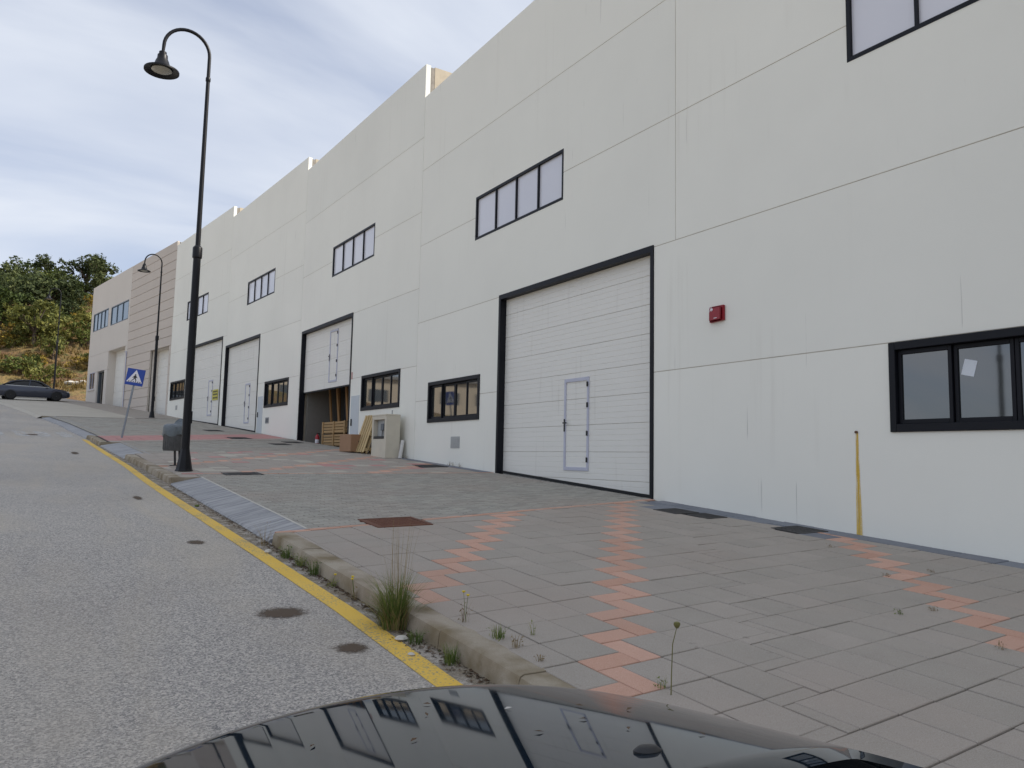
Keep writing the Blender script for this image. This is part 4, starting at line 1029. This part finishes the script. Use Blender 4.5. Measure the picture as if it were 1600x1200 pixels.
def gring(x, hw, zb_, zt_): return [(x, -hw*1.22, zb_), (x, -hw*1.02, zb_+(zt_-zb_)*.8), (x, -hw*.88, zt_), (x, 0, zt_+.025), (x, hw*.88, zt_), (x, hw*1.02, zb_+(zt_-zb_)*.8), (x, hw*1.22, zb_)]
loft([gring(*q) for q in gs]).build('greenhouse', 'car_glass', car, smooth=True)
rs = [(-1.50, .60, 1.30), (-1.2, .62, 1.385), (-.7, .63, 1.455), (0, .63, 1.465), (.42, .62, 1.40)]
loft([[(x, -hw, z-.05), (x, -hw*.9, z+.012), (x, 0, z+.03), (x, hw*.9, z+.012), (x, hw, z-.05)] for x, hw, z in rs]).build('roof', 'paint_blue', car, smooth=True)
for sg in (-1, 1):
    m = MB()
    pp = [(-1.92, 1.04), (-1.62, 1.20), (-1.2, 1.355), (-.6, 1.42), (0, 1.425), (.45, 1.35), (1.0, 1.05)]
    for i in range(len(pp)-1): m.bar((pp[i][0], sg*(.80-.30*(pp[i][1]-1.0)), pp[i][1]), (pp[i+1][0], sg*(.80-.30*(pp[i+1][1]-1.0)), pp[i+1][1]), .05, .035)
    m.build('window_trim', 'paint_blue', car)
    MB().bar((-1.75, sg*.815, 1.02), (1.0, sg*.80, .965), .03, .045).build('belt_trim', 'car_trim', car)
    MB().bar((-.28, sg*.815, 1.0), (-.22, sg*.70, 1.41), .06, .04).build('door_pillar', 'paint_blue', car)
    MB().box(.78, .92, sg*.95-.09, sg*.95+.09, .98, 1.10).build('mirror', 'paint_blue', car, bevel=.03, segs=2)
    MB().box(2.08, 2.30, sg*.66-.12, sg*.66+.12, .62, .73).build('headlight', 'lens_clear', car, bevel=.03, segs=2)
    MB().box(-2.40, -2.24, sg*.66-.14, sg*.66+.14, .76, .90).build('tail_light', 'tail_red', car, bevel=.03, segs=2)
    for wx in (-1.42, 1.45):
        wh = bpy.data.objects.new('wheel', None); COL.objects.link(wh); wh.parent = car; wh.matrix_local = Matrix.Translation((wx, sg*.84, .33)) @ Matrix.Rotation(-sg*pi/2, 4, 'X')
        MB().lathe([(.20, -.1), (.31, -.1), (.335, -.06), (.335, .07), (.31, .11), (.235, .115)], 26).build('tyre', 'rubber', wh, smooth=True)
        MB().lathe([(.235, .10), (.22, .085), (.05, .06), (.05, .11), (.02, .115)], 20).build('rim', 'rim', wh, smooth=True)
        for k in range(5): MB().box(-.025, .025, .05, .225, .085, .112).build('spoke', 'rim', wh).rotation_euler = (0, 0, 2*pi*k/5)
        MB().lathe([(.38, -.02), (.375, .09), (.36, .092), (.35, -.02)], 26).build('wheel_arch', 'plastic_black', wh, smooth=True)

# ------------------------------------------------------------------ the photographer's own car: bonnet end
own = thing('car', 'black car bonnet in the foreground, mirroring the warehouses', 'car', (.458, 0, ZC-1.74), 0)
OWN = Matrix.Translation((.458, 0, ZC)) @ Matrix.Rotation(-.0461, 4, 'Z') @ Matrix.Rotation(-.0375, 4, 'Y') @ Matrix.Translation((0, 0, -1.74))
own.matrix_world = OWN
ZH = 1.74-.4043       # bonnet height above the car's base
def hood_z(x, y):
    """x across from the car's centre line, y forward"""
    z = ZH-.1188*(y-1.2)-.1722*(x/.8)**2-.012*(x/.8)**4
    return z
def front(x): return 1.41-.1767*(abs(x)/.8)**2-.5047*(abs(x)/.8)**5
def rear(x): return .60+.50*x*x-5.0*max(0, abs(x)-.54)**2
def sidelim(y): return .79
m = MB(); NXH, NYH = 48, 30; v = []; f = []
for j in range(NYH+1):
    for i in range(NXH+1):
        x = -.79+1.58*i/NXH; y0, y1 = rear(x), front(x); q = j/NYH; y = y0+(y1-y0)*q
        e = max(0.0, (q-.86)/.14); ed = max(0.0, (abs(x)-.70)/.09)
        z = hood_z(x, y)-.055*e**2.4-.045*min(1, ed)**2.2
        if j == 0: z -= .012
        v.append((x, y, z))
for j in range(NYH):
    for i in range(NXH): k = j*(NXH+1)+i; f.append((k, k+1, k+NXH+2, k+NXH+1))
m.add(v, f); m.build('bonnet', 'paint_black', own, smooth=True, recalc=True)
# nose below the bonnet edge
v = []; f = []; rows = [(0.003, -.062), (.03, -.10), (.05, -.20), (.06, -.36), (.055, -.58), (.02, -.72), (-.05, -.80)]
for (dy_, dz_) in rows:
    for i in range(NXH+1):
        x = -.80+1.60*i/NXH; xx = max(-.79, min(.79, x)); ed = max(0.0, (abs(xx)-.68)/.11)
        v.append((x*(1+.04*min(1, -dz_*2)), front(xx)+dy_, hood_z(xx, front(xx))+dz_-.045*min(1, ed)**2.2))
for j in range(len(rows)-1):
    for i in range(NXH): k = j*(NXH+1)+i; f.append((k, k+1, k+NXH+2, k+NXH+1))
MB().add(v, f).build('nose', 'paint_black', own, smooth=True)
MB().box(-.42, .42, 1.40, 1.475, ZH-.42, ZH-.24).build('grille', 'plastic_black', own, bevel=.02)
for k in range(4): MB().box(-.40, .40, 1.472, 1.484, ZH-.405+k*.045, ZH-.390+k*.045).build('grille_bar', 'car_trim', own)
for sg in (-1, 1):
    MB().box(sg*.60-.14, sg*.60+.14, 1.14, 1.28, ZH-.36, ZH-.24).build('headlight', 'lens_clear', own, bevel=.04, segs=3)
    # fender
    v = []; f = []; ys = [.30+.07*i for i in range(16)]
    for y in ys:
        for (dx_, dz_) in ((.792, -.075), (.83, -.10), (.875, -.17), (.90, -.30), (.905, -.48), (.90, -.62)):
            k = max(0, (y-1.0)/.4); v.append((sg*(dx_-.10*k*k), y, hood_z(.79, y)+dz_))
    for i in range(len(ys)-1):
        for j in range(5): k = i*6+j; f.append((k, k+1, k+7, k+6))
    MB().add(v, f).build('fender', 'paint_black', own, smooth=True)
    wh = bpy.data.objects.new('wheel', None); COL.objects.link(wh); wh.parent = own; wh.matrix_local = Matrix.Translation((sg*.80, .85, .33)) @ Matrix.Rotation(pi/2*sg, 4, 'Y')
    MB().lathe([(.22, -.1), (.31, -.1), (.335, -.06), (.335, .06), (.31, .1), (.24, .1)], 28).build('tyre', 'rubber', wh, smooth=True)
    MB().lathe([(.24, .09), (.22, .07), (.06, .05), (.05, .1), (.02, .1)], 24).build('rim', 'rim', wh, smooth=True)
# cowl, wiper, washer nozzle
MB().box(-.80, .80, .25, .76, ZH-.24, ZH-.20).build('cowl', 'plastic_black', own, bevel=.02)
MB().tube([(-.2, .66, ZH-.10), (.3, .60, ZH-.10), (.70, .60, ZH-.16)], .012, 8).build('wiper_arm', 'plastic_black', own, smooth=True)
MB().box(-.1, .70, .575, .590, ZH-.175, ZH-.155).build('wiper_blade', 'rubber', own)
MB().lathe([(.020, 0), (.020, .003), (.014, .007), (.003, .008)], 14).build('washer_nozzle', 'plastic_black', own, smooth=True).matrix_local = Matrix.Translation((.16, .745, hood_z(.16, .745)-.001)) @ Matrix.Rotation(.09, 4, 'Y') @ Matrix.Diagonal((1, .6, 1, 1))
# bits of leaf lying on the bonnet
for k, (x, y) in enumerate(((.14, 1.06), (.02, 1.10), (.10, .90), (-.16, 1.08), (.26, 1.04), (.33, 1.0), (.30, .80), (.2, .94), (.22, .86), (.05, 1.17), (-.05, .98))):
    t = thing('leaf_scrap', 'tiny dry leaf scrap lying on the black bonnet', 'leaf', OWN @ Vector((x, y, hood_z(x, y)+.0015)), k*1.3, 'leaf scraps on the bonnet')
    MB().add([(-.007, 0, 0), (0, .003, .002), (.008, 0, .001), (0, -.003, .001)], [(0, 1, 2, 3)]).build('scrap', 'stone_pale' if k == 0 else 'litter_leaf', t)

# ------------------------------------------------------------------ weeds
def blades(m, rng, n, h, spread, wid, lean=.35, base=.03, taper=True):
    for _ in range(n):
        a_ = rng.uniform(0, 2*pi); r = base*sqrt(rng.random()); p = Vector((r*cos(a_), r*sin(a_), 0)); hh = h*rng.uniform(.5, 1.0)
        b_ = a_+rng.uniform(-.8, .8); d = Vector((cos(b_), sin(b_), 0)); k = rng.uniform(.1, 1)*lean; side = Vector((-d.y, d.x, 0))
        pts = [p+d*(hh*k*t*t)+Vector((0, 0, hh*(t-.25*k*t*t))) for t in (0, .35, .7, 1)]
        w_ = [wid, wid*.9, wid*.6, 0.0003]
        v = []
        for q, ww in zip(pts, w_): v += [q-side*ww, q+side*ww]
        m.add(v, [(0, 1, 3, 2), (2, 3, 5, 4), (4, 5, 7, 6)])
def leaves(m, rng, n, h, spread, size):
    for _ in range(n):
        z = rng.uniform(.05, 1)*h; r = spread*sqrt(rng.random()); a_ = rng.uniform(0, 2*pi); c = Vector((r*cos(a_), r*sin(a_), z))
        d = Vector((rng.uniform(-1, 1), rng.uniform(-1, 1), rng.uniform(-.3, .8))).normalized(); e = d.cross(Vector((rng.uniform(-1, 1), rng.uniform(-1, 1), 1))).normalized()
        s_ = size*rng.uniform(.5, 1.2); m.add([c-d*s_, c+e*s_*.4, c+d*s_, c-e*s_*.4], [(0, 1, 2, 3)])
rng = random.Random(11)
t = thing('grass_tuft', 'large green grass tuft with dry seed stalks growing at the kerb', 'grass tuft', R3(5.42, 6.90, .0), 0)
m = MB(); blades(m, rng, 330, .46, .2, .0026, .75, .075); blades(m, rng, 160, .26, .2, .003, 1.3, .12); m.build('green_blades', 'grass_green', t, recalc=False)
m = MB(); blades(m, rng, 110, .30, .2, .0025, 1.4, .12); m.build('dry_blades', 'grass_dry', t, recalc=False)
m = MB(); blades(m, rng, 46, .84, .1, .0014, .22, .09); m.build('seed_stalks', 'grass_dry', t, recalc=False)
def weed(label, loc, h, n, spread, mat='grass_green', leafy=0, flower=0, name='weed'):
    t = thing(name, label, 'weed', loc, 0, 'weeds growing in the paving and gutter')
    m = MB(); blades(m, rng, n, h, spread, .0018, .6, spread*.5); 
    if leafy: leaves(m, rng, leafy, h*.8, spread, .012)
    m.build('leaves', mat, t, recalc=False)
    for k in range(flower):
        x, y = rng.uniform(-.04, .04), rng.uniform(-.04, .04); hh = h*rng.uniform(1.0, 1.5)
        MB().tube([(0, 0, 0), (x*.5, y*.5, hh*.6), (x, y, hh)], [.002, .0017, .0014], 5).build('stem', 'grass_green', t)
        MB().lathe([(.003, hh-.006), (.014, hh+.004), (.012, hh+.009), (.002, hh+.010)], 8, (x, y, 0)).build('flower_head', 'flower', t)
W_ = [(P3(4.94, 6.57), .16, 10, .06, 'grass_dry', 20, 2, 'thin weed with two yellow flowers at the kerb joint beside the tuft'),
      (P3(4.52, 6.55), .10, 60, .09, 'grass_green', 20, 0, 'low green weed cushion on the kerb edge nearest the bonnet'),
      (P3(4.30, 6.54), .10, 14, .05, 'grass_dry', 14, 0, 'small brown weed in the kerb joint next to the weed cushion'),
      (P3(4.02, 6.55), .06, 14, .04, 'grass_dry', 10, 0, 'tiny brown weed at the kerb joint, last before the bonnet'),
      (P3(4.47, 6.30), .12, 8, .03, 'grass_green', 12, 0, 'upright sprig in the slab joint near the kerb'),
      (R3(4.55, 6.88), .15, 90, .10, 'grass_green', 30, 0, 'green weed at the foot of the kerb near the bonnet'),
      (R3(5.02, 6.92), .12, 70, .10, 'grass_green', 30, 0, 'green weed at the foot of the kerb just right of the big tuft'),
      (R3(6.28, 6.90), .14, 24, .08, 'grass_dry', 24, 2, 'yellow flowering weed at the kerb foot just left of the big tuft'),
      (R3(6.75, 6.93), .10, 24, .07, 'grass_green', 30, 1, 'single yellow flower weed midway along the kerb foot'),
      (R3(7.25, 6.93), .16, 70, .12, 'grass_green', 90, 0, 'leafy green weed clump at the kerb foot'),
      (R3(7.65, 6.95), .14, 60, .10, 'grass_green', 90, 0, 'second leafy weed clump along the kerb foot'),
      (R3(8.05, 6.98), .16, 60, .10, 'grass_green', 70, 0, 'third leafy weed clump along the kerb foot'),
      (R3(8.75, 7.02), .34, 20, .07, 'grass_dry', 20, 0, 'tall dry weed at the kerb end where the ramp begins'),
      (P3(3.34, 6.18), .09, 10, .05, 'grass_green', 24, 0, 'small leafy weed at the base of the lone flower stalk'),
      (P3(5.78, 1.23), .05, 10, .05, 'grass_dry', 10, 0, 'small weed in the joints near the third red zigzag, wall side'),
      (P3(4.42, 1.50), .05, 12, .06, 'grass_dry', 10, 0, 'small weed in the slabs below the right-hand window'),
      (P3(3.57, 3.01), .05, 10, .04, 'grass_dry', 12, 0, 'small weed on the third red zigzag'),
      (P3(3.64, 3.37), .05, 14, .05, 'grass_green', 14, 0, 'small green weed left of the third red zigzag'),
      (P3(4.54, 2.10), .04, 10, .06, 'grass_dry', 8, 0, 'low weed in a slab joint before the white wall'),
      (P3(2.78, 3.60), .06, 10, .05, 'grass_dry', 14, 0, 'small weed near the right edge on the red zigzag')]
for k, (s_, w_) in enumerate(((17.25, .05), (17.55, .06), (17.8, .05), (20.4, .08), (22.0, .08))):
    W_.append((P3(s_, w_), .14, 14, .08, 'grass_dry', 16, 0, ['small weed at the wall foot, nearest the big closed door', 'middle of three small weeds at the wall foot under the hatch', 'leftmost of three small weeds at the wall foot under the hatch', 'small weed at the wall foot beside the plastic pipe', 'small weed at the wall foot between cabinet and pallets'][k]))
for loc, h, n, sp_, mt, lf, fl, lab in W_: weed(lab, loc, h, n, sp_, mt, lf, fl)
t = thing('flower_stalk', 'tall bare stalk with a closed seed head standing in the slabs', 'plant', P3(3.24, 6.20), 0)
MB().tube([(0, 0, 0), (.005, 0, .14), (.012, 0, .27), (.035, -.01, .365)], [.0035, .003, .0028, .002], 7).build('stem', 'seed_head', t, smooth=True)
MB().lathe([(.002, .355), (.012, .362), (.019, .376), (.017, .388), (.006, .392)], 10, (.035, -.01, 0)).build('seed_head', 'seed_head', t, smooth=True)
# leaf litter in the gutter and grit by the wall
m = MB(); rng2 = random.Random(5)
for _ in range(2600):
    s = rng2.uniform(2, 15.5); w = wk(s)+abs(rng2.gauss(0, .045))*(1.6 if 4.4 < s < 5.6 else 1)+.008; p = R3(s, w, .006)
    if s > 9 and rng2.random() < .7: continue
    a_ = rng2.uniform(0, 2*pi); l_ = rng2.uniform(.006, .022)
    m.add([p+Vector((cos(a_)*l_, sin(a_)*l_, 0)), p+Vector((-sin(a_)*l_*.4, cos(a_)*l_*.4, .006)), p-Vector((cos(a_)*l_, sin(a_)*l_, 0)), p+Vector((sin(a_)*l_*.4, -cos(a_)*l_*.4, .002))], [(0, 1, 2, 3)])
tag(m.build('gutter_litter', 'litter_leaf', None, recalc=False), 'dry leaf crumbs and grit lying along the gutter', 'leaf litter', kind='stuff')
for k, (s, w) in enumerate(((5.12, 6.98), (8.35, 7.08), (4.8, 7.05), (12.3, 7.12))):
    t = thing('stone', ['pale stone at the foot of the grass tuft', 'pale stone in the gutter near the kerb end', 'small pale stone in the gutter by the tuft', 'small greenish scrap in the gutter by the ramp'][k], 'stone', R3(s, w, .0), k)
    m = MB(); r0 = (.035, .04, .02, .03)[k]; rg = random.Random(k)
    m.lathe([(r0*.6, 0), (r0*(1+rg.uniform(-.1, .2)), r0*.4), (r0*.7, r0*.9), (r0*.1, r0*1.05)], 7); m.v = [(x*1.3, y*rg.uniform(.8, 1.2), z) for x, y, z in m.v]
    m.build('pebble', 'stone_pale' if k < 3 else 'grass_green', t)

# ------------------------------------------------------------------ hillside trees and shrubs
def crown_mesh(name, seed, lobes, nleaf, size, mat, flat=1.0):
    rg = random.Random(seed); m = MB()
    tot = sum(l[3]**2 for l in lobes)
    for (cx, cy, cz_, r) in lobes:
        nc = max(6, int(nleaf*r*r/tot/14))
        for _ in range(nc):
            d = Vector((rg.gauss(0, 1), rg.gauss(0, 1), rg.gauss(.15, 1))).normalized(); q = Vector((cx, cy, cz_))+Vector((d.x*r, d.y*r, d.z*r*flat))*rg.uniform(.70, 1.10)
            cr_ = r*rg.uniform(.14, .30)
            for _ in range(14):
                p = q+Vector((rg.gauss(0, 1), rg.gauss(0, 1), rg.gauss(0, .8)))*cr_*.6
                nrm = (d*.8+Vector((rg.uniform(-1, 1), rg.uniform(-1, 1), rg.uniform(-.4, 1)))).normalized(); t1 = nrm.orthogonal().normalized(); t2 = nrm.cross(t1); an = rg.uniform(0, pi); t1, t2 = t1*cos(an)+t2*sin(an), t2*cos(an)-t1*sin(an)
                s_ = size*rg.uniform(.6, 1.3); m.add([p-t1*s_, p-t2*s_*.45, p+t1*s_, p+t2*s_*.45], [(0, 1, 2, 3)])
    me = m.mesh(name, recalc=False); me.materials.append(MAT[mat]); return me
def trunk_mesh(seed, h, r, lobes):
    rg = random.Random(seed); m = MB(); m.tube([(0, 0, -.6), (.05*h, 0, h*.4), (0, .04*h, h)], [r*1.3, r, r*.6], 7)
    for (cx, cy, cz_, rr) in lobes: m.tube([(0.02*h, .02*h, h*.6), (cx*.5, cy*.5, (h+cz_)*.5), (cx, cy, cz_)], [r*.55, r*.4, r*.15], 5)
    me = m.mesh('trunk', smooth=True); me.materials.append(MAT['trunk']); return me
def rl(seed, n, R, H, z0, rr):
    rg = random.Random(seed); out = []
    for _ in range(n):
        a_ = rg.uniform(0, 2*pi); q = sqrt(rg.random())*R; out.append((q*cos(a_), q*sin(a_), z0+rg.random()*H, rr*rg.uniform(.7, 1.25)))
    return out
PROTO = {}
for nm, args in {'oak': (1, 15, 2.1, 2.6, .9, 1.1, 3600, .17, 'leaf_oak', 1.6), 'dark': (2, 15, 2.2, 2.9, .9, 1.15, 3800, .17, 'leaf_dark', 1.6), 'light': (3, 14, 1.9, 2.3, .7, .95, 3300, .15, 'leaf_light', 1.3),
                 'pine': (4, 12, 1.9, 2.6, 2.4, .8, 2300, .15, 'leaf_dark', 3.0), 'pine2': (5, 11, 1.6, 3.0, 2.0, .72, 2100, .15, 'leaf_oak', 2.8)}.items():
    sd_, n, R, H, z0, rr, nl, sz, mt, th = args; lob = rl(sd_, n, R, H, z0, rr)
    PROTO[nm] = (crown_mesh('crown_'+nm, sd_+20, lob, nl, sz*1.1, mt, .8), trunk_mesh(sd_, th, .16, lob))
for nm, args in {'broom': (6, 6, .7, .5, .5, .55, 700, .10, 'leaf_yellow'), 'dry': (7, 6, .8, .4, .4, .5, 600, .10, 'leaf_dry'), 'green': (8, 6, .8, .6, .6, .6, 800, .11, 'leaf_light'), 'gdark': (9, 7, .9, .7, .6, .65, 900, .11, 'leaf_oak')}.items():
    sd_, n, R, H, z0, rr, nl, sz, mt = args; lob = rl(sd_, n, R, H, z0, rr)
    PROTO[nm] = (crown_mesh('crown_'+nm, sd_+20, lob, nl, sz, mt, .8), trunk_mesh(sd_, .5, .05, lob[:3]))
def plant(kind, x, y, sc, label, cat, group, rz=None, name=None, dz=0.0):
    t = thing(name or ('hill_tree' if cat == 'tree' else 'hill_shrub'), label, cat, (x, y, groundz(x, y)+dz), rz if rz is not None else random.uniform(0, 6.28), group)
    t.scale = (sc, sc, sc*random.uniform(.92, 1.08))
    c, k = PROTO[kind]; put('crown', c, t); put('trunk', k, t); return t
def ray_xy(px, dist):
    """point on the ground seen in the direction of picture column px (1600 wide), at depth dist"""
    d = _w+_R*((px-800)/1200.0); k = dist/(d.x*_w.x+d.y*_w.y+d.z*_w.z); return d.x*k, d.y*k
rnd = random.Random(21)
T_ = [('dark', 14, 112, 1.15, 'dark broad tree at the left edge of the hillside'), ('oak', -8, 90, 1.2, 'big green tree at the left edge low on the hill'),
      ('light', 48, 84.5, 1.25, 'rounded yellow-green tree just above the dark car'), ('dark', 66, 99, 1.25, 'dark spreading tree in the middle of the hillside'),
      ('oak', 38, 108, 1.2, 'green broad tree beside the dark spreading one mid-hill'), ('oak', 100, 106, .8, 'green tree right of the far lamp post on the hill'),
      ('dark', 90, 108, .95, 'dark tree behind the top of the far lamp post'), ('gdark', 133, 88, 1.7, 'low bushy tree beside the corner of the beige building'),
      ('pine', 70, 128, 1.5, 'tall loose-crowned pine standing highest on the ridge'), ('pine2', 20, 130, 1.35, 'pine at the left end of the ridge'), ('pine', 122, 130, 1.45, 'pine on the ridge left of the beige roof'),
      ('pine', 144, 127, 1.5, 'dense pine on the ridge nearest the beige roof'), ('pine2', 188, 132, 1.2, 'pine poking up over the beige roofline'), ('dark', 40, 128, 1.0, 'dark tree below the left ridge pine'),
      ('oak', 102, 120, .8, 'green tree in the dip of the ridge'), ('dark', 150, 122, .9, 'dark tree behind the corner of the beige roof'), ('oak', -15, 124, 1.2, 'green tree on the ridge cut by the left picture edge'),
      ('dark', 26, 95, 1.15, 'dark tree left of centre on the lower hillside'), ('dark', 78, 96, .9, 'dark tree directly behind the middle of the far lamp post'), ('oak', 72, 118, 1.1, 'green tree below the tallest ridge pine'),
      ('oak', 5, 104, 1.1, 'green tree mid-hill near the left picture edge'), ('dark', 118, 128, .95, 'dark tree below the right ridge pines'), ('dark', 8, 122, 1.1, 'dark tree on the upper hill near the left edge')]
for kind, px, dist, sc, lab in T_:
    x, y = ray_xy(px, dist); plant(kind, x, y, sc, lab, 'tree', 'trees on the hillside', rnd.uniform(0, 6.28))
for k in range(58):
    px = rnd.uniform(92, 158) if k % 2 else rnd.uniform(-40, 95); dist = rnd.uniform(78, 116) if k % 2 else rnd.uniform(77, 92); x, y = ray_xy(px, dist)
    if y < 79: continue
    kind = rnd.choice(['broom', 'broom', 'dry', 'dry', 'green', 'gdark'] if k % 2 else ['broom', 'dry', 'green', 'green', 'gdark']); sc = rnd.uniform(.8, 1.6)
    lab = {'broom': 'yellow broom bush', 'dry': 'dry brown bush', 'green': 'light green bush', 'gdark': 'dark green bush'}[kind]
    where = ('at the foot of the hill' if dist < 81 else 'low on the hill' if dist < 88 else 'halfway up the hill' if dist < 100 else 'high on the hill')
    side = ('at the left picture edge' if px < 12 else 'above the rear of the dark car' if px < 48 else 'left of the far lamp post' if px < 84 else 'right of the far lamp post' if px < 112 else 'near the corner of the beige building' if px < 134 else 'beside the beige building')
    lab = lab+' '+where+' '+side
    plant(kind, x, y, sc, lab, 'bush', 'hillside bushes: '+lab, rnd.uniform(0, 6.28))
x, y = ray_xy(122, 82); plant('broom', x, y, 1.25, 'bright yellow broom bush right of the far lamp post, lowest on the hill', 'bush', None, 1.0)
x, y = ray_xy(108, 80); plant('dry', x, y, 1.0, 'dry bush at the foot of the hill, right of the car bonnet', 'bush', None, 2.0)
# dry grass on the hill
m = MB(); rg = random.Random(9)
for _ in range(5200):
    px = rg.uniform(-80, 175); dist = rg.uniform(74, 130); x, y = ray_xy(px, dist)
    if y < 77: continue
    p = Vector((x, y, groundz(x, y)-.05)); hh = rg.uniform(.25, .6)
    for _ in range(4):
        a_ = rg.uniform(0, 2*pi); d = Vector((cos(a_), sin(a_), 0)); e = Vector((-d.y, d.x, 0))*.06; q = p+d*rg.uniform(0, .25)
        m.add([q-e, q+e, q+d*hh*.4+Vector((0, 0, hh))], [(0, 1, 2)])
tag(m.build('dry_grass', 'leaf_dry', None, recalc=False), 'dry yellow grass covering the hillside', 'grass', kind='stuff')
for k in range(9):
    px = rnd.uniform(104, 132); x, y = ray_xy(px, rnd.uniform(77, 80))
    t = thing('boulder', 'pale rock among the rubble at the foot of the hill beside the car', 'rock', (x, y, groundz(x, y)), k, 'rocks at the hill foot')
    m = MB(); r0 = rnd.uniform(.15, .35); m.lathe([(r0*.7, -.1), (r0, r0*.3), (r0*.7, r0*.75), (r0*.1, r0*.85)], 7); m.v = [(a_*rnd.uniform(.8, 1.2), b_*rnd.uniform(.8, 1.2), c_) for a_, b_, c_ in m.v]; m.build('rock', 'stone_pale', t)
